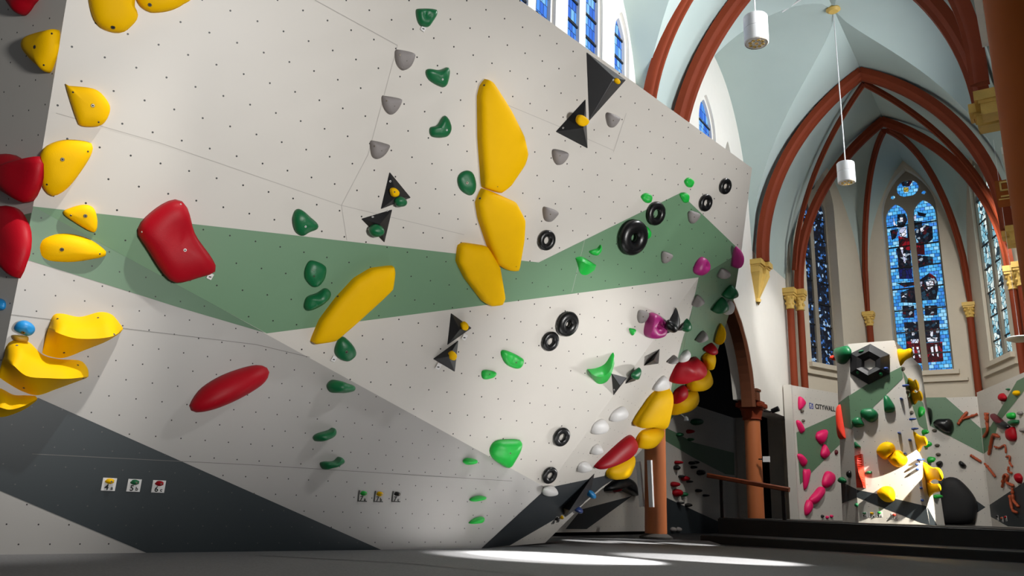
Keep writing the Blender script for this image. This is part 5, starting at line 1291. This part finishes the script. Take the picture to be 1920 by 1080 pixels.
th(FS3, [(1905, 892), (1909, 887), (1915, 896), (1912, 907)], .12, 'R', 'red diamond-shaped hold above the slate base', g3)
blob(FS3, (1913, 775), 4, 4, .08, 'GY', 'grey foot hold beside the two green holds', g3)
blob(FS3, (1917, 807), 3, 4, .08, 'GY', 'grey foot hold beside the large red hold', g3)
for (x, y), mt, lb in (((1871, 971), 'K', 'black'), ((1880, 974), 'OR', 'terracotta'), ((1887, 972), 'R', 'red')):
    grade_tag(FS3, (x, y), .1, .12, '5', 'a', mt, 'small grade tag with a mini %s hold on the slate base by the pier' % lb, 'grade tags by the pier')

# ------------------------------------------------------------------ side aisle beyond the arcade
VAI = -2.0
Aa, Ab = CW(-4, VAI, 0), CW(10.15, VAI, 0)
FAI = Facet(n=VV, p0=Aa)
wa = panel('climbing_wall', FAI, Aa, Ab, 3.08, [(1, [(1236, 796), (1269, 812), (1298, 829), (1376, 849), (1377, 891), (1360, 889), (1296, 856), (1248, 827), (1236, 820)]), (2, [(1228, 920), (1249, 933), (1349, 979), (1345, 1001), (1228, 1001)]), (2, [(1060, 992), (1100, 992), (1185, 930), (1090, 955)])], 'dim white and green climbing wall in the side aisle behind the columns')
ga = 'red holds in the side aisle'
for c, rx, ry, mt, lb in [((1271, 867), 4, 3.5, 'R', 'small red hold in the aisle near the column, upper one'), ((1293, 809), 4, 4, 'R', 'red hold in the aisle above the dark green stripe'), ((1284, 897), 5.5, 5, 'R', 'red hold in the aisle at the middle of the cluster'),
                       ((1265, 908), 5.5, 5, 'R', 'red hold in the aisle close to the column'), ((1270, 924), 7, 7.5, 'R', 'largest red hold in the aisle, lowest of the cluster'), ((1156, 914), 6, 9, 'R', 'red hold on the black aisle hold behind the wall end')]:
    blob(FAI, c, rx, ry, .16, mt, lb, ga, lump=.1)
gb = 'dark holds in the side aisle'
for c, rx, ry, lb in [((1307, 791), 11, 6.5, 'wide dark green hold high in the aisle'), ((1274, 815), 4, 4, 'dark green hold at the top of the aisle green stripe'), ((1294, 824), 3, 3, 'small dark hold on the aisle green stripe'), ((1268, 877), 3, 5, 'narrow dark hold under the upper red aisle hold'),
                   ((1297, 868), 4, 3.5, 'dark hold of the small aisle trio, the one nearest the front column'), ((1304, 867), 2.5, 3, 'dark hold of the small aisle trio, the one nearest the handrail'), ((1300, 876), 3, 3, 'dark hold of the small aisle trio, the lowest of them'), ((1314, 886), 6, 5.5, 'round dark hold beside the end of the handrail'),
                   ((1277, 893), 3, 2.5, 'tiny dark hold next to the middle red aisle hold'), ((1292, 903), 3, 2.5, 'tiny dark hold just below the middle red aisle hold'), ((1282, 927), 4, 4.5, 'dark green hold beside the largest red aisle hold'), ((1309, 920), 3.5, 3.5, 'dark hold alone on white in the aisle'),
                   ((1323, 929), 3.5, 2.5, 'small dark hold nearest the handrail post'), ((1290, 947), 4, 3.5, 'dark hold at the edge of the aisle slate base'), ((1275, 943), 4, 2.5, 'dark hold below the largest red aisle hold at the slate edge')]:
    blob(FAI, c, rx, ry, .14, 'DG' if 'green' in lb else 'K', lb, gb)
hold(FAI, [(1135, 920), (1150, 900), (1170, 893), (1190, 905), (1196, 930), (1180, 925), (1160, 918)], .2, 'K', 'large black hold in the aisle behind the wall end', gb)
for x, lb in ((1262, 'nearer the front column'), (1272, 'farther from the front column')):
    blob(FAI, (x, 993), 4, 5, .1, 'GY', 'small pale chip on the aisle slate base, %s' % lb, 'pale chips low in the aisle')
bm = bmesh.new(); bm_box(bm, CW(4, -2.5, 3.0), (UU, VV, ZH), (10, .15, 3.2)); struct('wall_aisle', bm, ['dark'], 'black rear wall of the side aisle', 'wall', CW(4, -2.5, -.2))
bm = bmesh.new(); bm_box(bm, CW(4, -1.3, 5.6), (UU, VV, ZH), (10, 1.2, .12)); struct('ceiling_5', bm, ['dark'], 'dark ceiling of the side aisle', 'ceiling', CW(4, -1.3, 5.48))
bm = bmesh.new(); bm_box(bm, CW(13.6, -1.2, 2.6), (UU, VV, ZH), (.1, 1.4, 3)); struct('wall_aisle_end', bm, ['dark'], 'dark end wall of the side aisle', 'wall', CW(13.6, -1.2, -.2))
bm = bmesh.new(); bm_box(bm, CW(10.4, -1.95, 1.55), (UU, VV, ZH), (.22, .2, 1.55)); struct('trim_18', bm, ['plaster'], 'pale pilaster at the end of the aisle climbing wall', 'pilaster', CW(10.4, -1.95, 0))
pq = px_s(1461, 880, 9.3); sq = sv(pq); bm = bmesh.new(); bm_box(bm, CW(9.3, sq[1], 1.6), (VV, UU, ZH), (.22, .12, 1.6)); struct('trim_19', bm, ['plaster'], 'pale wall strip between the column and the lettered climbing wall', 'wall strip', CW(9.3, sq[1], 0))
# handrail
root = empty('handrail', CW(2.45, .8, .36)); tag(root, 'wooden handrail on black posts at the stage edge', 'railing')
h0, h1 = px_s(1327, 891, 2.45), px_s(1480, 918, 2.45); bm = bmesh.new(); d_ = (h1 - h0) / np.linalg.norm(h1 - h0)
bm_sweep(bm, [h0, h0 + d_ * .3, h1 - d_ * .3, h1], [(UU, np.cross(UU, d_) * -1)] * 4, [(-.05, -.03), (-.03, -.045), (.03, -.045), (.05, -.03), (.05, .02), (.03, .04), (-.03, .04), (-.05, .02)]); child('rail', bm, ['wood'], root)
for x, y in ((1352, 895), (1468, 915)):
    p_ = px_s(x, y, 2.45); bm = bmesh.new(); bm_box(bm, np.array([p_[0], p_[1], (p_[2] + .36) / 2]), (UU, VV, ZH), (.02, .03, (p_[2] - .36) / 2)); child('post', bm, ['steel'], root)
# battens on the front column, small sign and lamp arm on the second
for (x0, y0, x1, y1), s_, lb in (((1197, 866, 1204, 950), -.12, 'white batten beside the front column'), ((1218, 863, 1222, 951), -.23, 'white batten fixed to the face of the front column')):
    a_, b_ = px_s(x0, y0, s_), px_s(x1, y1, s_); bm = bmesh.new(); d_ = (b_ - a_) / np.linalg.norm(b_ - a_)
    bm_sweep(bm, [a_, b_], [(np.cross(UU, d_), UU)] * 2, [(-.035, -.03), (.035, -.03), (.035, .03), (-.035, .03)]); o = top('white_batten', bm, ['lamp'], b_); tag(o, lb, 'batten', 'white battens by the front column')
p_ = px_s(1437, 861, 5.1); bm = bmesh.new(); bm_box(bm, p_, (VV, UU, ZH), (.07, .03, .06)); bm_box(bm, p_ - VV * .12, (VV, UU, ZH), (.05, .012, .012), 1); o = top('small_box', bm, ['lamp', 'steel'], p_); tag(o, 'small white box mounted on the column behind the handrail', 'box')
root = empty('wall_spotlight', px_s(1432, 771, 5.2)); tag(root, 'dark spotlight on a short arm beside the column capital', 'lamp')
bm = bmesh.new(); bm_tube(bm, [px_s(1432, 771, 5.2), px_s(1444, 772, 5.2), px_s(1452, 769, 5.2)], [.015] * 3, 8); child('arm', bm, ['steel'], root)
bm = bmesh.new(); bm_tube(bm, [px_s(1447, 771, 5.2), px_s(1460, 766, 5.2)], [.05, .06], 14); child('lamp_head', bm, ['steel'], root)
root = empty('aisle_lamp', px_s(1287, 789, 2.2)); tag(root, 'small white lamp hanging in the dark aisle', 'lamp')
bm = bmesh.new(); bm_lathe(bm, px_s(1287, 789, 2.2), [(.05, 0), (.04, .05), (.015, .08), (0, .085)], 14); child('lamp_shade', bm, ['lamp'], root, True, radians(40))
bm = bmesh.new(); bm_tube(bm, [px_s(1287, 786, 2.2), px_s(1280, 779, 2.2), px_s(1270, 773, 2.2)], [.01] * 3, 6); child('arm', bm, ['lamp'], root)

# ------------------------------------------------------------------ light
wd = bpy.data.worlds.new('world'); SC.world = wd; wd.use_nodes = True
wd.node_tree.nodes['Background'].inputs['Color'].default_value = (0.92, 0.96, 1.0, 1); wd.node_tree.nodes['Background'].inputs['Strength'].default_value = 0.10
def look(o, tgt):
    o.rotation_euler = (V(tgt) - o.location).to_track_quat('-Z', 'Y').to_euler()
def area(name, loc, tgt, sx, sy, w, col=(1, 1, 1), spread=180):
    d = bpy.data.lights.new(name, 'AREA'); d.shape = 'RECTANGLE'; d.size = sx; d.size_y = sy; d.energy = w; d.color = col; d.spread = radians(spread)
    o = bpy.data.objects.new(name, d); COL.objects.link(o); o.location = V(loc); look(o, tgt); return o
def spot(name, loc, tgt, ang, w, blend=.2, r=.05, col=(1, 1, 1)):
    d = bpy.data.lights.new(name, 'SPOT'); d.spot_size = radians(ang); d.spot_blend = blend; d.energy = w; d.shadow_soft_size = r; d.color = col
    o = bpy.data.objects.new(name, d); COL.objects.link(o); o.location = V(loc); look(o, tgt); return o
# daylight through the windows of the opposite wall
area('window_daylight', CW(-2.9, 5.3, 7.6), CW(-2.4, 0, 8.6), 1.6, 3.0, 170, (.97, .985, 1), 105)
area('window_daylight', CW(2.7, 5.3, 7.6), CW(3.2, 0, 8.4), 1.8, 3.0, 100, (.97, .985, 1), 105)
spot('window_sunbeam', CW(-2.9, 5.3, 8.2), FB.at(640, 760), 64, 950, .6, .14, (.98, .99, 1))
area('nave_daylight', (5.0, -2.2, 1.1), (-.5, 7, 2.6), 4, 1.8, 28, (1, .985, .96))  # added low area light, fills the big wall from the front
spot('floodlight', (4.6, -2.0, .9), FA.at(400, 190), 41, 3200, 1.0, .5, (1, .985, .96))  # added unseen spot that brightens the upper overhang
spot('floodlight', (5.0, 3.2, .9), FA.at(1200, 260), 48, 1350, 1.0, .4, (1, .985, .96))  # added unseen spot for the far part of the overhang
spot('floodlight', (5.0, 3.2, .9), FA.at(1060, 700), 26, 1300, 1.0, .3, (1, .985, .96))  # added unseen spot, stands in for floor bounce on the white corner
# the pendant lamp over the stage
spot('pendant_light', CW(2.6, 2.86, 6.58), CW(6.2, 2.86, 2.0), 115, 1300, .9, .14, (1, .97, .92))
spot('window_sunbeam', CW(6.8, 5.2, 7.2), CW(9.6, 2.2, 5.0), 130, 420, .8, .4, (1, .97, .92))  # added fill spot hidden behind the pier, lifts the apse walls
# sunlight falling through the side windows: a streak on the mat beside the wall end, the tower foot
for (x, y), e_ in (((1000, 1046), 14000), ((1070, 1046), 50000), ((1150, 1047), 50000), ((1240, 1048), 34000), ((1340, 1049), 18000)):
    g_ = on_z(x, y, 0); spot('sun_patch', g_ + np.array([4.6, -2.6, 4.4]), g_, 11, e_, .5, .05, (1, .98, .95))
for (x, y), e_ in (((1110, 1014), 8000), ((1190, 1016), 9000), ((1290, 1019), 7000)):
    g_ = on_z(x, y, 0); spot('sun_patch', g_ + np.array([3.6, -3.2, 4.4]), g_, 6, e_, .5, .05, (1, .98, .95))
spot('sun_patch', CW(3.1, 5.3, 2.6), CW(4, 2.95, .7), 30, 1800, .1, .03, (1, .94, .82))
spot('window_sunbeam', CW(4.6, 6.4, 4.6), CW(4.3, 3.6, 1.9), 50, 420, .5, .1, (1, .97, .9))  # added fill spot for the side of the tower
# bright daylight on the wall beside the arcade arch
spot('window_sunbeam', CW(3.0, 5.0, 7.6), CW(6.4, .2, 4.6), 26, 850, .8, .2, (1, .99, .97))
spot('stage_floodlight', CW(.5, 5.6, .4), FE.at(1190, 770), 40, 1200, 1.0, .25, (1, .99, .97))  # added unseen spot that lifts the end face of the big wall
spot('window_sunbeam', CW(2.4, 5.0, 6.6), CW(0, .05, 1.1), 15, 3000, .6, .1, (1, .98, .95))  # added spot that brightens the front column
# ceiling spotlight on the yellow ledges
spot('ceiling_spotlight', (-.9, 4.2, 6.0), (-3.4, 5.5, 1.15), 24, 1150, .9, .08, (1, .97, .92))
vs = SC.view_settings
vs.view_transform = 'Standard'; vs.look = 'None'; vs.gamma = 1.0; vs.exposure = 0.0; vs.use_curve_mapping = False
